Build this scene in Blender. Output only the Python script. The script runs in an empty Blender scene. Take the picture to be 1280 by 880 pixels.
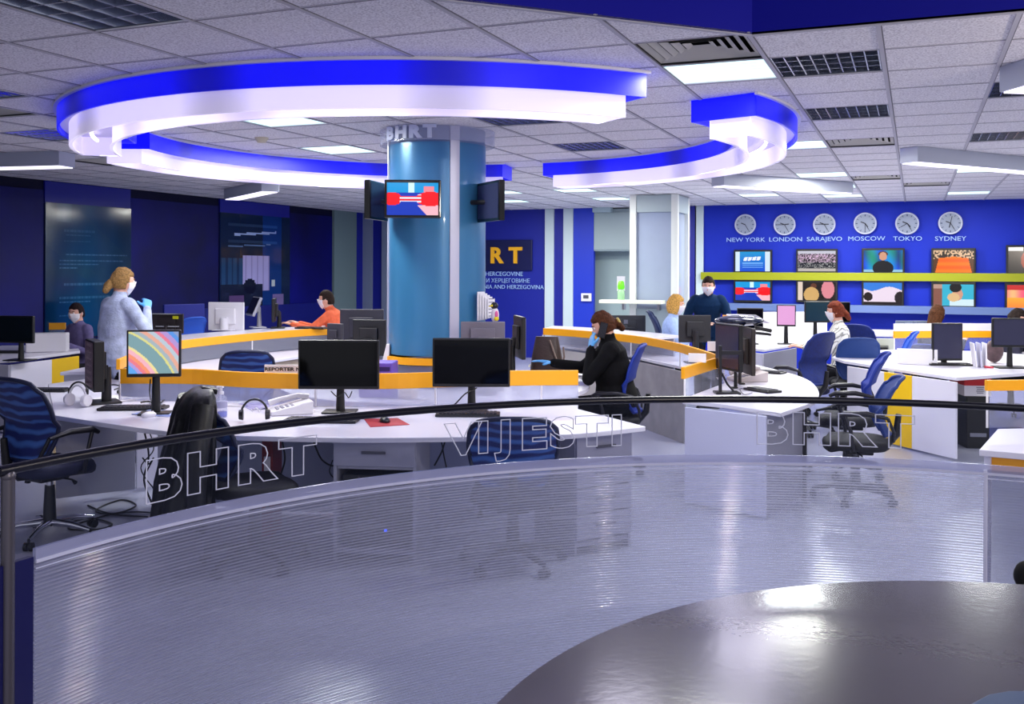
import bpy, bmesh, math, random
from math import sin, cos, pi, radians, sqrt, atan2
from mathutils import Vector, Matrix, noise
random.seed(4)
SC = bpy.context.scene
COL = SC.collection
# ------------------------------------------------------------------ camera
F, YAW, ROLL, CY, CZ = 1221.0, -0.3918, 0.0035, 336.5, 1.70
FW = Vector((sin(YAW), cos(YAW), 0)); RT = Vector((cos(YAW), -sin(YAW), 0)); UP = Vector((0, 0, 1))
R2 = RT*cos(ROLL)+UP*sin(ROLL); U2 = UP*cos(ROLL)-RT*sin(ROLL)
EYE = Vector((0, 0, CZ))
cd = bpy.data.cameras.new('camera'); cam = bpy.data.objects.new('camera', cd); COL.objects.link(cam)
cd.sensor_width = 36; cd.lens = 36*F/1280; cd.shift_y = -(440-CY)/1280; cd.clip_end = 100
m3 = Matrix((R2, U2, -FW)).transposed(); cam.matrix_world = Matrix.Translation(EYE) @ m3.to_4x4()
SC.camera = cam
def ray(px, py): return FW + R2*((px-640)/F) + U2*((CY-py)/F)
def at(px, py, h):
    d = ray(px, py); return EYE + d*((h-CZ)/d.z)
def P(px, py, Z): return EYE + ray(px, py)*Z
def onY(px, py, Y):
    d = ray(px, py); return EYE + d*(Y/d.y)
def onX(px, py, X):
    d = ray(px, py); return EYE + d*(X/d.x)
def zat(py, Z): return CZ+(CY-py)/F*Z
def FA(deg): return -YAW + radians(deg)      # 0 = local +Y looks away from the viewer, 90 = to the left
# ------------------------------------------------------------------ materials
def lin(c):
    if isinstance(c, str):
        c = [int(c[i:i+2], 16)/255 for i in (0, 2, 4)]
    return tuple((x/12.92 if x <= .04045 else ((x+.055)/1.055)**2.4) for x in c)
MATS = {}
def mat(name, col='FFFFFF', rough=.5, metal=0, emit=None, es=1, alpha=1, spec=.5, noise_=0, nscale=20, coat=0, bump=0, bscale=200, trans=0):
    if name in MATS: return MATS[name]
    m = bpy.data.materials.new(name); m.use_nodes = True; nt = m.node_tree; b = nt.nodes['Principled BSDF']
    c = lin(col); b.inputs['Base Color'].default_value = (*c, 1); b.inputs['Roughness'].default_value = rough
    b.inputs['Metallic'].default_value = metal; b.inputs['Specular IOR Level'].default_value = spec
    b.inputs['Coat Weight'].default_value = coat
    b.inputs['Transmission Weight'].default_value = trans
    b.inputs['Alpha'].default_value = alpha
    tc = None
    if noise_ or bump:
        tc = nt.nodes.new('ShaderNodeTexCoord')
    if noise_:
        n = nt.nodes.new('ShaderNodeTexNoise'); n.inputs['Scale'].default_value = nscale; n.inputs['Detail'].default_value = 4
        nt.links.new(tc.outputs['Object'], n.inputs['Vector'])
        r = nt.nodes.new('ShaderNodeValToRGB'); r.color_ramp.elements[0].position = .3; r.color_ramp.elements[1].position = .7
        r.color_ramp.elements[0].color = (*[x*(1-noise_) for x in c], 1); r.color_ramp.elements[1].color = (*[min(1, x*(1+noise_)) for x in c], 1)
        nt.links.new(n.outputs['Fac'], r.inputs['Fac']); nt.links.new(r.outputs['Color'], b.inputs['Base Color'])
    if bump:
        n = nt.nodes.new('ShaderNodeTexNoise'); n.inputs['Scale'].default_value = bscale
        nt.links.new(tc.outputs['Object'], n.inputs['Vector'])
        bp = nt.nodes.new('ShaderNodeBump'); bp.inputs['Strength'].default_value = bump; bp.inputs['Distance'].default_value = .01
        nt.links.new(n.outputs['Fac'], bp.inputs['Height']); nt.links.new(bp.outputs['Normal'], b.inputs['Normal'])
    if emit is not None:
        b.inputs['Emission Color'].default_value = (*lin(emit), 1); b.inputs['Emission Strength'].default_value = es
    MATS[name] = m; return m
def N(m, t, **kw):
    n = m.node_tree.nodes.new(t)
    for k, v in kw.items():
        if k in n.inputs: n.inputs[k].default_value = v
        else: setattr(n, k, v)
    return n
def L(m, a, b): m.node_tree.links.new(a, b)
def glass(name, tint, fac, rough=.03):
    m = bpy.data.materials.new(name); m.use_nodes = True; nt = m.node_tree; b = nt.nodes['Principled BSDF']
    b.inputs['Base Color'].default_value = (*lin(tint), 1); b.inputs['Roughness'].default_value = rough
    t = N(m, 'ShaderNodeBsdfTransparent'); t.inputs['Color'].default_value = (.95, .96, .99, 1)
    mx = N(m, 'ShaderNodeMixShader'); mx.inputs[0].default_value = fac
    L(m, t.outputs[0], mx.inputs[1]); L(m, b.outputs[0], mx.inputs[2]); L(m, mx.outputs[0], nt.nodes['Material Output'].inputs[0])
    MATS[name] = m; return m
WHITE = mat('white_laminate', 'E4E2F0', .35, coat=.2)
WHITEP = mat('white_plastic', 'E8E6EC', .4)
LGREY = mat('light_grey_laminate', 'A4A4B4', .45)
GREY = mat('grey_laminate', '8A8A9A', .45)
DGREY = mat('dark_grey_plastic', '4A4A58', .45)
DARKM = mat('dark_metal', '2A2A30', .35, .6)
BLACK = mat('black_plastic', '0C0C10', .4)
BLACKG = mat('black_gloss', '060608', .12)
BLACKS = mat('black_screen', '020203', .08, spec=.3)
CHROME = mat('chrome', 'D8D8DE', .15, 1)
STEEL = mat('brushed_steel', '9A9AA4', .3, 1)
YEL = mat('yellow_cap', 'F5A80C', .4)
YELP = mat('yellow_laminate', 'F2C40A', .45)
NAVY = mat('navy_panel', '05089A', .6, spec=.2)
NAVYD = mat('dark_navy_panel', '02032A', .6, spec=.2)
BLUEW = mat('royal_blue_wall', '0828B4', .6, spec=.3)
BLUEWD = mat('deep_blue_wall', '0A1C96', .5)
PALE = mat('pale_grey_wall', 'A8BCC4', .6)
TAN = mat('light_wood', 'A89888', .5, noise_=.1, nscale=8)
WOODG = mat('grey_wood', '8F8C90', .5, noise_=.15, nscale=6)
PAPER = mat('paper', 'F0EEF4', .7)
GLASSC = glass('clear_glass', 'FFFFFF', .07)
def frosted():
    m = glass('frosted_panel', 'C8CCE6', .42, .3); return m
FROST = frosted()
FROST2 = glass('light_frosted_panel', 'D8DCEC', .13, .1)
# ------------------------------------------------------------------ mesh building
class MB:
    def __init__(s): s.v = []; s.f = []; s.mi = []; s.T = Matrix.Identity(4); s.k = 0; s.c = []; s.col = None
    def add(s, vs, fs):
        o = len(s.v); s.v += [tuple(s.T @ Vector(p)) for p in vs]
        for f in fs:
            s.f.append([o+i for i in f]); s.mi.append(s.k)
            if s.col is not None: s.c.append(s.col)
        return s
    def box(s, c, d, rz=0, rx=0, ry=0):
        M = Matrix.Translation(c) @ Matrix.Rotation(rz, 4, 'Z') @ Matrix.Rotation(rx, 4, 'X') @ Matrix.Rotation(ry, 4, 'Y')
        vs = [M @ Vector((x*d[0]/2, y*d[1]/2, z*d[2]/2)) for x in (-1, 1) for y in (-1, 1) for z in (-1, 1)]
        return s.add(vs, [(0, 1, 3, 2), (4, 6, 7, 5), (0, 4, 5, 1), (2, 3, 7, 6), (0, 2, 6, 4), (1, 5, 7, 3)])
    def prism(s, poly, z0, z1):
        a = sum(poly[i][0]*poly[(i+1) % len(poly)][1]-poly[(i+1) % len(poly)][0]*poly[i][1] for i in range(len(poly)))
        if a < 0: poly = poly[::-1]
        n = len(poly)
        vs = [(p[0], p[1], z0) for p in poly]+[(p[0], p[1], z1) for p in poly]
        return s.add(vs, [list(range(n))[::-1], list(range(n, 2*n))]+[(i, (i+1) % n, n+(i+1) % n, n+i) for i in range(n)])
    def wall(s, p, q, z0, z1, th):
        p = Vector((p[0], p[1])); q = Vector((q[0], q[1])); d = (q-p).normalized(); n = Vector((-d.y, d.x))*th
        return s.prism([p, q, q+n, p+n], z0, z1)
    def cyl(s, p, q, r0, r1=None, n=16, cap=True):
        p = Vector(p); q = Vector(q); r1 = r0 if r1 is None else r1; d = (q-p).normalized()
        a = d.orthogonal().normalized(); b = d.cross(a); vs = []
        for c, r in ((p, r0), (q, r1)):
            for i in range(n):
                t = 2*pi*i/n; vs.append(c+a*r*cos(t)+b*r*sin(t))
        fs = [(i, (i+1) % n, n+(i+1) % n, n+i) for i in range(n)]
        if cap: fs += [list(range(n))[::-1], list(range(n, 2*n))]
        return s.add(vs, fs)
    def lathe(s, prof, n=24, c=(0, 0, 0)):
        vs = []; m = len(prof)
        for i in range(n):
            t = 2*pi*i/n
            for r, z in prof: vs.append((c[0]+r*cos(t), c[1]+r*sin(t), c[2]+z))
        fs = [(i*m+j, ((i+1) % n)*m+j, ((i+1) % n)*m+j+1, i*m+j+1) for i in range(n) for j in range(m-1)]
        return s.add(vs, fs)
    def tube(s, pts, r, n=8, closed=False):
        pts = [Vector(p) for p in pts]; vs = []; k = len(pts); prev = None
        for i, p in enumerate(pts):
            if closed: t = pts[(i+1) % k]-pts[i-1]
            else: t = pts[min(i+1, k-1)]-pts[max(i-1, 0)]
            t = t.normalized() if t.length > 1e-9 else Vector((0, 0, 1))
            a = (prev - t*prev.dot(t)) if prev is not None else t.orthogonal()
            a = a.normalized() if a.length > 1e-6 else t.orthogonal().normalized(); prev = a; b = t.cross(a)
            rr = r[i] if isinstance(r, (list, tuple)) else r
            for j in range(n):
                u = 2*pi*j/n; vs.append(p+a*rr*cos(u)+b*rr*sin(u))
        fs = []
        for i in range(k if closed else k-1):
            for j in range(n): fs.append((i*n+j, i*n+(j+1) % n, ((i+1) % k)*n+(j+1) % n, ((i+1) % k)*n+j))
        if not closed: fs += [list(range(n))[::-1], list(range((k-1)*n, k*n))]
        return s.add(vs, fs)
    def sph(s, c, r, nu=16, nv=10, M=None):
        r = (r, r, r) if not isinstance(r, (tuple, list)) else r; M = M or Matrix.Identity(4); c = Vector(c)
        vs = [c+(M @ Vector((0, 0, r[2])))]; 
        for i in range(1, nv):
            for j in range(nu):
                a = pi*i/nv; b = 2*pi*j/nu; vs.append(c+(M @ Vector((r[0]*sin(a)*cos(b), r[1]*sin(a)*sin(b), r[2]*cos(a)))))
        vs.append(c+(M @ Vector((0, 0, -r[2])))); e = len(vs)-1
        fs = [(0, 1+j, 1+(j+1) % nu) for j in range(nu)]
        for i in range(nv-2):
            for j in range(nu): fs.append((1+i*nu+j, 1+(i+1)*nu+j, 1+(i+1)*nu+(j+1) % nu, 1+i*nu+(j+1) % nu))
        fs += [(e, 1+(nv-2)*nu+(j+1) % nu, 1+(nv-2)*nu+j) for j in range(nu)]
        return s.add(vs, fs)
    def grid(s, fn, nu, nv, flip=False):
        vs = [fn(i/nu, j/nv) for j in range(nv+1) for i in range(nu+1)]
        fs = []
        for j in range(nv):
            for i in range(nu):
                a = j*(nu+1)+i; q = (a, a+1, a+nu+2, a+nu+1); fs.append(q[::-1] if flip else q)
        return s.add(vs, fs)
    def strip(s, path, z0, z1, th):
        """vertical wall of a given thickness that follows a plan path"""
        n = len(path); a = [Vector((p[0], p[1])) for p in path]; off = []
        for i in range(n):
            d = (a[min(i+1, n-1)]-a[max(i-1, 0)]).normalized(); off.append(a[i]+Vector((-d.y, d.x))*th)
        vs = []
        for i in range(n):
            vs += [(a[i].x, a[i].y, z0), (a[i].x, a[i].y, z1), (off[i].x, off[i].y, z1), (off[i].x, off[i].y, z0)]
        fs = []
        for i in range(n-1):
            for j in range(4): fs.append((4*i+j, 4*(i+1)+j, 4*(i+1)+(j+1) % 4, 4*i+(j+1) % 4))
        fs += [(0, 1, 2, 3), (4*n-1, 4*n-2, 4*n-3, 4*n-4)]
        return s.add(vs, fs)
    def obj(s, name, mats, parent=None, smooth=0, bevel=0, seg=2, loc=None, rz=None):
        me = bpy.data.meshes.new(name); me.from_pydata(s.v, [], s.f)
        for m in (mats if isinstance(mats, (list, tuple)) else [mats]): me.materials.append(m)
        me.polygons.foreach_set('material_index', s.mi)
        if s.c:
            at_ = me.color_attributes.new('Col', 'FLOAT_COLOR', 'CORNER'); i = 0; data = []
            for p, c in zip(me.polygons, s.c):
                for _ in range(p.loop_total): data += [*c, 1]
            at_.data.foreach_set('color', data)
        bm = bmesh.new(); bm.from_mesh(me); bmesh.ops.recalc_face_normals(bm, faces=bm.faces); bm.to_mesh(me); bm.free()
        if smooth:
            me.shade_smooth(); me.set_sharp_from_angle(angle=radians(smooth))
        me.update()
        o = bpy.data.objects.new(name, me); COL.objects.link(o)
        if parent: o.parent = parent
        if bevel:
            b = o.modifiers.new('bevel', 'BEVEL'); b.width = bevel; b.segments = seg; b.limit_method = 'ANGLE'; b.angle_limit = radians(40)
        if loc is not None: o.location = loc
        if rz is not None: o.rotation_euler = (0, 0, rz)
        return o
def tag(o, label=None, cat=None, group=None, kind=None):
    if label: o['label'] = label
    if cat: o['category'] = cat
    if group: o['group'] = group
    if kind: o['kind'] = kind
    return o
def thing(name, label, cat, loc=(0, 0, 0), rz=0, group=None):
    o = bpy.data.objects.new(name, None); COL.objects.link(o); o.empty_display_size = .1
    o.location = loc; o.rotation_euler = (0, 0, rz); return tag(o, label, cat, group)
def struct(mb, name, m, parent=None, **k):
    o = mb.obj(name, m, parent, **k)
    if parent is None: o['kind'] = 'structure'
    return o
def setting(name):
    o = bpy.data.objects.new(name, None); COL.objects.link(o); o['kind'] = 'structure'; return o
KIDS = {}
def kids(o): return [c for c in bpy.data.objects if c.parent == o]
def copy_tree(o, loc=None, rz=None, label=None, group=None):
    r = o.copy(); COL.objects.link(r)
    if loc is not None: r.location = loc
    if rz is not None: r.rotation_euler = (0, 0, rz)
    if label: r['label'] = label
    if group: r['group'] = group
    for c in kids(o):
        d = c.copy(); COL.objects.link(d); d.parent = r
        for g in kids(c):
            e = g.copy(); COL.objects.link(e); e.parent = d
    return r
def smoothpath(pts, n=6):
    pts = [Vector((p[0], p[1])) for p in pts]; out = []
    for i in range(len(pts)-1):
        p0 = pts[max(i-1, 0)]; p1 = pts[i]; p2 = pts[i+1]; p3 = pts[min(i+2, len(pts)-1)]
        for k in range(n):
            t = k/n; out.append(.5*((2*p1)+(p2-p0)*t+(2*p0-5*p1+4*p2-p3)*t*t+(3*p1-p0-3*p2+p3)*t**3))
    out.append(pts[-1]); return out
def textmesh(s, size, extrude=.002, bold=0, outline=0, align='CENTER', sx=1):
    cu = bpy.data.curves.new('lettering', 'FONT'); cu.body = s; cu.size = size; cu.align_x = align; cu.extrude = extrude; cu.offset = bold
    cu.resolution_u = 3
    if outline:
        cu.fill_mode = 'NONE'; cu.extrude = 0; cu.bevel_depth = outline; cu.bevel_resolution = 1
    o = bpy.data.objects.new('lettering', cu); COL.objects.link(o)
    me = bpy.data.meshes.new_from_object(o.evaluated_get(bpy.context.evaluated_depsgraph_get()))
    bpy.data.objects.remove(o)
    vs = [(v.co.x*sx, v.co.z, v.co.y) for v in me.vertices]; fs = [tuple(p.vertices) for p in me.polygons]
    bpy.data.meshes.remove(me); return vs, fs          # stands in local XZ, faces -Y
def emis_attr(name, es, rough=.15, base=False):
    if name in MATS: return MATS[name]
    m = bpy.data.materials.new(name); m.use_nodes = True; b = m.node_tree.nodes['Principled BSDF']
    a = N(m, 'ShaderNodeVertexColor'); a.layer_name = 'Col'
    b.inputs['Roughness'].default_value = rough
    if base: L(m, a.outputs['Color'], b.inputs['Base Color'])
    else:
        b.inputs['Base Color'].default_value = (.005, .005, .005, 1)
        L(m, a.outputs['Color'], b.inputs['Emission Color']); b.inputs['Emission Strength'].default_value = es
    MATS[name] = m; return m
SCREEN = emis_attr('lit_screen', 1.0); PRINT_REFL = emis_attr('print_reflection_glass', 0, .1, True)
def picture(fn, w, h, nx, ny, z0=0, y=0):
    """colour cells in local XZ, facing -Y; fn(u right, v up) -> sRGB"""
    b = MB()
    for j in range(ny):
        for i in range(nx):
            b.col = lin(fn((i+.5)/nx, (j+.5)/ny))
            x0 = -w/2+w*i/nx; x1 = -w/2+w*(i+1)/nx; a0 = z0+h*j/ny; a1 = z0+h*(j+1)/ny
            b.add([(x0, y, a0), (x1, y, a0), (x1, y, a1), (x0, y, a1)], [(0, 1, 2, 3)])
    return b
# ------------------------------------------------------------------ room shell
H = 2.85; X0, DX, Y0, DY = -.166, .589, 5.416, .6
def ceiling_material():
    m = bpy.data.materials.new('mineral_ceiling_tile'); m.use_nodes = True; b = m.node_tree.nodes['Principled BSDF']
    tc = N(m, 'ShaderNodeTexCoord'); n = N(m, 'ShaderNodeTexNoise'); n.inputs['Scale'].default_value = 95; n.inputs['Detail'].default_value = 6
    r = N(m, 'ShaderNodeValToRGB'); r.color_ramp.elements[0].position = .38; r.color_ramp.elements[1].position = .56
    r.color_ramp.elements[0].color = (*lin('C4C0CA'), 1); r.color_ramp.elements[1].color = (*lin('F0EEF4'), 1)
    L(m, tc.outputs['Object'], n.inputs['Vector']); L(m, n.outputs['Fac'], r.inputs['Fac']); L(m, r.outputs['Color'], b.inputs['Base Color'])
    b.inputs['Roughness'].default_value = .9; return m
CEIL = ceiling_material()
TRIMM = mat('ceiling_rail', 'B4B2BE', .6); SLOT = mat('dark_joint', '6C6A76', .7)
lit = {(-2, 0): 'nearest lit ceiling panel, right behind the blue soffit corner beside the big air vent',
       (-2, 6): 'lit ceiling panel just right of the short curved blue ring light',
       (-2, 11): 'lit ceiling panel above the hanging luminaire nearest the world clocks',
       (-8, 1): 'lit green-white ceiling panel seen inside the big light ring left of the column',
       (-8, 13): 'lit ceiling panel in front of the blue wall sign, under the right ring segment',
       (-8, 16): 'lit ceiling panel nearest the white wall pillar with the shelf',
       (1, 11): 'lit ceiling panel peeking out below the long hanging luminaire on the right',
       (1, 17): 'lit ceiling panel close to the clock wall above the Sydney clock',
       (-4, 16): 'lit ceiling panel close to the clock wall above the New York clock',
       (-2, 17): 'lit ceiling panel close to the clock wall above the Moscow clock',
       (-10, 13): 'lit ceiling panel behind the column just right of its dark side screen',
       (-9, 4): 'lit ceiling panel inside the ring directly left of the column top',
       (-13, 9): 'lit ceiling panel over the left back of the newsroom', (-11, 16): 'lit ceiling panel by the dark blue left wall corner',
       (-2, 14): 'lit ceiling panel in the middle distance before the clocks', (4, 8): 'lit ceiling panel right of the long hanging luminaire',
       (4, 2): 'lit ceiling panel at the far right foreground'}
louv = {(-1, 0): 'nearest unlit louvred ceiling lamp by the blue soffit, right of the lit panel',
        (-1, 3): 'unlit louvred ceiling lamp, second from the blue soffit',
        (-5, 5): 'bluish louvred ceiling lamp between the two right ring ends',
        (-5, 2): 'unlit louvred ceiling lamp half hidden behind the big ring above the column',
        (-6, -4): 'large louvred ceiling lamp at the top left corner of the room',
        (-12, 1): 'bright mirrored louvred ceiling lamp at the left end of the big ring',
        (-10, -2): 'louvred ceiling lamp at the left edge of the picture',
        (1, 2): 'mirrored louvred ceiling lamp with orange reflections by the right edge luminaire',
        (1, 6): 'blue and orange reflecting louvred ceiling lamp above the long luminaire'}
vent = {(-2, -1): 'big square ceiling air diffuser touching the blue soffit corner',
        (-1, 6): 'ceiling air diffuser in line with the louvred lamps',
        (-11, -1): 'ceiling air diffuser at the left edge', (-1, 12): 'small ceiling air diffuser far down the right side',
        (-14, 4): 'ceiling air diffuser near the dark left wall', (0, 14): 'farthest ceiling air diffuser before the clocks'}
holes = set(lit) | set(louv) | set(vent)
def cell(i, j): return X0+DX*i, X0+DX*(i+1), Y0+DY*j, Y0+DY*(j+1)
cxy = (-.735, 4.81)
b = MB(); b2 = MB()
for i in range(-19, 16):
    for j in range(-16, 21):
        if (i, j) in holes: continue
        x0, x1, y0, y1 = cell(i, j)
        (b if j >= -1 else b2).add([(x0, y0, H), (x0, y1, H), (x1, y1, H), (x1, y0, H)], [(0, 1, 2, 3)])
ce = struct(b, 'ceiling', CEIL)
ce2 = struct(b2, 'ceiling', CEIL)
bm = bmesh.new(); bm.from_mesh(ce2.data)
bmesh.ops.bisect_plane(bm, geom=bm.verts[:]+bm.edges[:]+bm.faces[:], plane_co=(cxy[0], cxy[1], 0), plane_no=(1, -1, 0), clear_outer=True)
bm.to_mesh(ce2.data); bm.free()
# suspension rails
b = MB()
for i in range(-18, 16):
    x = X0+DX*i
    ylo = max(cxy[1], -3) if x > cxy[0] else x+5.545
    b.box((x, (ylo+17.5)/2, H-.003), (.022, 17.5-ylo, .006))
for j in range(-12, 21):
    y = Y0+DY*j
    xhi = 8.9 if y > 4.8 else y-5.545
    if xhi > -10.5: b.box(((xhi-10.6)/2, y, H-.001), (xhi+10.6, .012, .003))
struct(b, 'trim_1', TRIMM)
b = MB()
for i in range(-18, 16):
    x = X0+DX*i+.014; ylo = cxy[1] if x > cxy[0] else x+5.545
    b.box((x, (ylo+17.5)/2, H-.001), (.006, 17.5-ylo, .003))
for j in range(-12, 21):
    y = Y0+DY*j+.014; xhi = 8.9 if y > 4.8 else y-5.545
    if xhi > -10.5: b.box(((xhi-10.6)/2, y, H-.001), (xhi+10.6, .008, .003))
struct(b, 'trim_2', SLOT)
# blue soffit faces around the higher studio ceiling
b = MB(); b.wall((cxy[0]-6, cxy[1]-6), cxy, H-.01, 3.9, .04); struct(b, 'wall_soffit_left', NAVY)
b = MB(); b.wall(cxy, (9, cxy[1]), H-.01, 3.9, .04); struct(b, 'wall_soffit_right', NAVY)
b = MB(); b.strip([(cxy[0]-6, cxy[1]-6), cxy, (9, cxy[1])], H-.015, H-.001, .03); struct(b, 'trim_3', TRIMM)
b = MB(); b.box((1.2, 1.4, 3.95), (16, 7, .1)); struct(b, 'ceiling', mat('studio_ceiling', '20202C', .9))
# floor
def floor_material():
    m = mat('glossy_floor', 'A6A8BC', .22, noise_=.05, nscale=1.5, spec=.6); return m
b = MB(); b.box((0, 7, -.05), (22, 22, .1)); struct(b, 'floor', floor_material())
# walls
YB = 17.5; XL = -10.6
def bseg(px0, px1, y=YB):  # x of two picture columns on the back wall
    return onY(px0, 320, y).x, onY(px1, 320, y).x
b = MB(); b.box((XL-.1, 6, 1.43), (.2, 23, 2.86)); struct(b, 'wall_left', NAVYD)
b = MB(); b.box((-.8, YB+.6, 1.43), (20, .2, 2.86)); struct(b, 'wall_back', PALE)
def slab(name, px0, px1, z0, z1, m, y=YB, th=.08):
    x0, x1 = bseg(px0, px1, y); b = MB(); b.box(((x0+x1)/2, y+th/2, (z0+z1)/2), (x1-x0, th, z1-z0)); return struct(b, name, m)
slab('wall_back', 604, 681.5, 0, H, BLUEWD)
slab('wall_back', 874, 1480, 0, H, BLUEW)
n_ = 4
for a, c, m in ((681, 692, 'w'), (704, 716, 'w'), (692, 704, 'b'), (716, 742, 'B'), (453, 465, 'g'), (465, 477, 'b'), (477, 489, 'g'), (489, 604, 'b')):
    MM = {'w': mat('white_pilaster', 'C6D6DE', .5), 'g': mat('grey_pilaster', '7E8AA8', .5), 'b': mat('stripe_blue', '0A1690', .5), 'B': mat('stripe_blue_bright', '0A30C0', .5)}[m]
    slab('trim_%d' % n_, a, c, 0, H, MM, YB-(.06 if m in 'wg' else .02), .1); n_ += 1
for a, c, m in ((860, 870, 'stripe_blue'), (868.5, 879, 'white_pilaster')):
    slab('trim_%d' % n_, a, c, 0, H, MATS[m], YB-.05, .1); n_ += 1
# greenish end of the left wall with one blue stripe
def lslab(name, px0, px1, z0, z1, m, th=.05):
    y0 = onX(px0, 320, XL).y; y1 = onX(px1, 320, XL).y
    b = MB(); b.box((XL+th/2, (y0+y1)/2, (z0+z1)/2), (th, abs(y1-y0), z1-z0)); return struct(b, name, m)
lslab('trim_%d' % n_, 415, 443, 0, H, mat('green_grey_panel', '6E8488', .6)); n_ += 1
lslab('trim_%d' % n_, 443, 452, 0, H, MATS['stripe_blue'], .06); n_ += 1
lslab('trim_%d' % n_, 54, 161, 2.55, H-.01, mat('poster_header', '08108C', .4), .03); n_ += 1
lslab('trim_%d' % n_, 273, 360, 2.62, H-.01, MATS['poster_header'], .03); n_ += 1
for a, c in ((-40, 53), (162, 272), (361, 414)):
    lslab('trim_%d' % n_, a, c, 0, 2.72, mat('navy_gloss_panel', '040660', .5, noise_=.6, nscale=.7, spec=.25), .02); n_ += 1
lslab('trim_%d' % n_, 54, 161, 0, .76, MATS['navy_gloss_panel'] if 'navy_gloss_panel' in MATS else NAVY, .03); n_ += 1
lslab('trim_%d' % n_, 236, 414, .0, 1.05, mat('low_blue_dado', '0A1470', .4), .05); n_ += 1
# printed glass poster and glass pane with a painted-in reflection on the left wall
def poster(u, v):
    base = [.05, .20+.14*max(0, 1-abs(u-.45)*2.0), .36+.16*max(0, 1-abs(u-.45)*2.0)]
    t = 0
    for vv, a, bb, s in ((.80, .2, .55, .1), (.77, .22, .5, .1), (.72, .2, .5, .08), (.62, .22, .95, .22), (.58, .15, .9, .2), (.55, .15, .6, .2), (.52, .15, .35, .25), (.40, .2, .82, .2), (.30, .15, .75, .16), (.27, .15, .5, .2), (.17, .15, .4, .15)):
        if abs(v-vv) < .006 and a < u < bb: t = s*(.5+.5*((int(u*60)*7) % 5)/4)
    if v > .86 and .12 < u < .28: t += .12*(1-abs(u-.2)*10)
    wob = .04*abs(sin(u*14+sin(v*6)*1.4))
    g = .12 if (sin(v*5+u*3) < -.35) else 0
    return [min(1, x*(.9-g)+t+g*.4-wob*.5) for x in base]
def left_pic(name, px0, px1, z0, z1, fn, nx, ny, mt, label, cat):
    y0 = onX(px0, 320, XL).y; y1 = onX(px1, 320, XL).y
    t = thing(name, label, cat, (XL+.03, (y0+y1)/2, z0), pi/2)
    picture(fn, y1-y0, z1-z0, nx, ny, 0, -.012).obj('print', mt, t)  # print on the poster, painted reflection on the pane
    b = MB(); b.box((0, 0, (z1-z0)/2), (y1-y0, .02, z1-z0)); b.obj('glass_plate', mat('plate_edge', '20346A', .2), t)
    return t
left_pic('wall_poster', 54, 161, 0.75, 2.56, poster, 60, 110, PRINT_REFL, 'tall glossy blue glass poster with faint lines of text on the left wall', 'poster')
def painted_reflection(u, v):  # reflection of room and curtain painted into the cell colours
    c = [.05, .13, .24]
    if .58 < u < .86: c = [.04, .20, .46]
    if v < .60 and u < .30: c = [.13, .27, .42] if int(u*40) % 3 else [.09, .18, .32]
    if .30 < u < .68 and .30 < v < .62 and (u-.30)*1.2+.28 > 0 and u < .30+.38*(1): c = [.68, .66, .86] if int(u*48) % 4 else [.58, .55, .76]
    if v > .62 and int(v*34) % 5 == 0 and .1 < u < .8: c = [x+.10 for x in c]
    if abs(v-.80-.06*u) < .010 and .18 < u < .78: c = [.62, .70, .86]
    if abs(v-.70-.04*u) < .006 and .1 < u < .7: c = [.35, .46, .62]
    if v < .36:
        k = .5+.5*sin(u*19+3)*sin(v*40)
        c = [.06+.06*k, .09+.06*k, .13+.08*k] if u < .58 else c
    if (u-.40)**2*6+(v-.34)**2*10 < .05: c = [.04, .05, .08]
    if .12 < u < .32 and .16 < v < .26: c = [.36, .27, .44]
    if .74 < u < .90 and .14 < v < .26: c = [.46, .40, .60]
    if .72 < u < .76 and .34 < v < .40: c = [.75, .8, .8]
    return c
left_pic('glass_window', 273, 360, 0.75, 2.62, painted_reflection, 60, 80, PRINT_REFL, 'tall glass pane on the left wall painted with a reflected newsroom and pale curtain', 'window')
# ------------------------------------------------------------------ white wall pillar, cabinet recess
x0, x1 = bseg(735, 792, YB+.4)
b = MB(); b.box((onY(764, 320, YB+.45).x, YB+.47, H/2), (2.2, .04, H)); struct(b, 'wall_recess', mat('recess_grey', '98ACB0', .6))
t = thing('wall_cabinet', 'pale grey box cabinet under the ceiling left of the white-framed pillar', 'cabinet', (onY(768, 300, YB).x, YB+.1, zat(313.5, 18.2)))
w = onY(791, 300, YB).x-onY(735, 300, YB).x; hh = H-.02-zat(313.5, 18.2)
b = MB(); b.box((0, .15, hh/2), (w, .5, hh)); b.obj('body', mat('cabinet_grey', '8FA0A8', .5), t, bevel=.01)
b = MB(); b.box((-.02, -.11, hh/2-.02), (w-.12, .02, hh-.1)); b.obj('door', mat('cabinet_door', '9CACB2', .5), t, bevel=.006)
b = MB(); b.box((-.2, -.2, hh-.02), (.35, .16, .1)); b.obj('vent_cover', PALE, t, bevel=.01)
p0 = onY(790, 300, 14.6); p1 = onY(845, 300, 14.6); pw = p1.x-p0.x; pc = (p0.x+p1.x)/2
t = setting('pillar')
t.location = (pc, 14.6, 0)
b = MB(); b.box((0, .4, H/2), (pw-.06, .74, H-.01)); b.obj('core', mat('pillar_glass_face', '9AA6BE', .12, noise_=.06, nscale=1.2), t)
for sx in (-1, 1):
    for yy in (.02, .78):
        b = MB(); b.box((sx*(pw/2-.02), yy, H/2), (.10, .10, H-.004)); b.obj('corner_post', mat('pillar_post', 'DCE0DE', .5), t, bevel=.005)
b = MB(); b.box((0, .03, H-.14), (pw, .08, .26)); b.box((pw/2-.02, .4, H-.14), (.09, .8, .26)); b.obj('header', mat('pillar_header', 'A6B4BC', .5), t)
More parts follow.
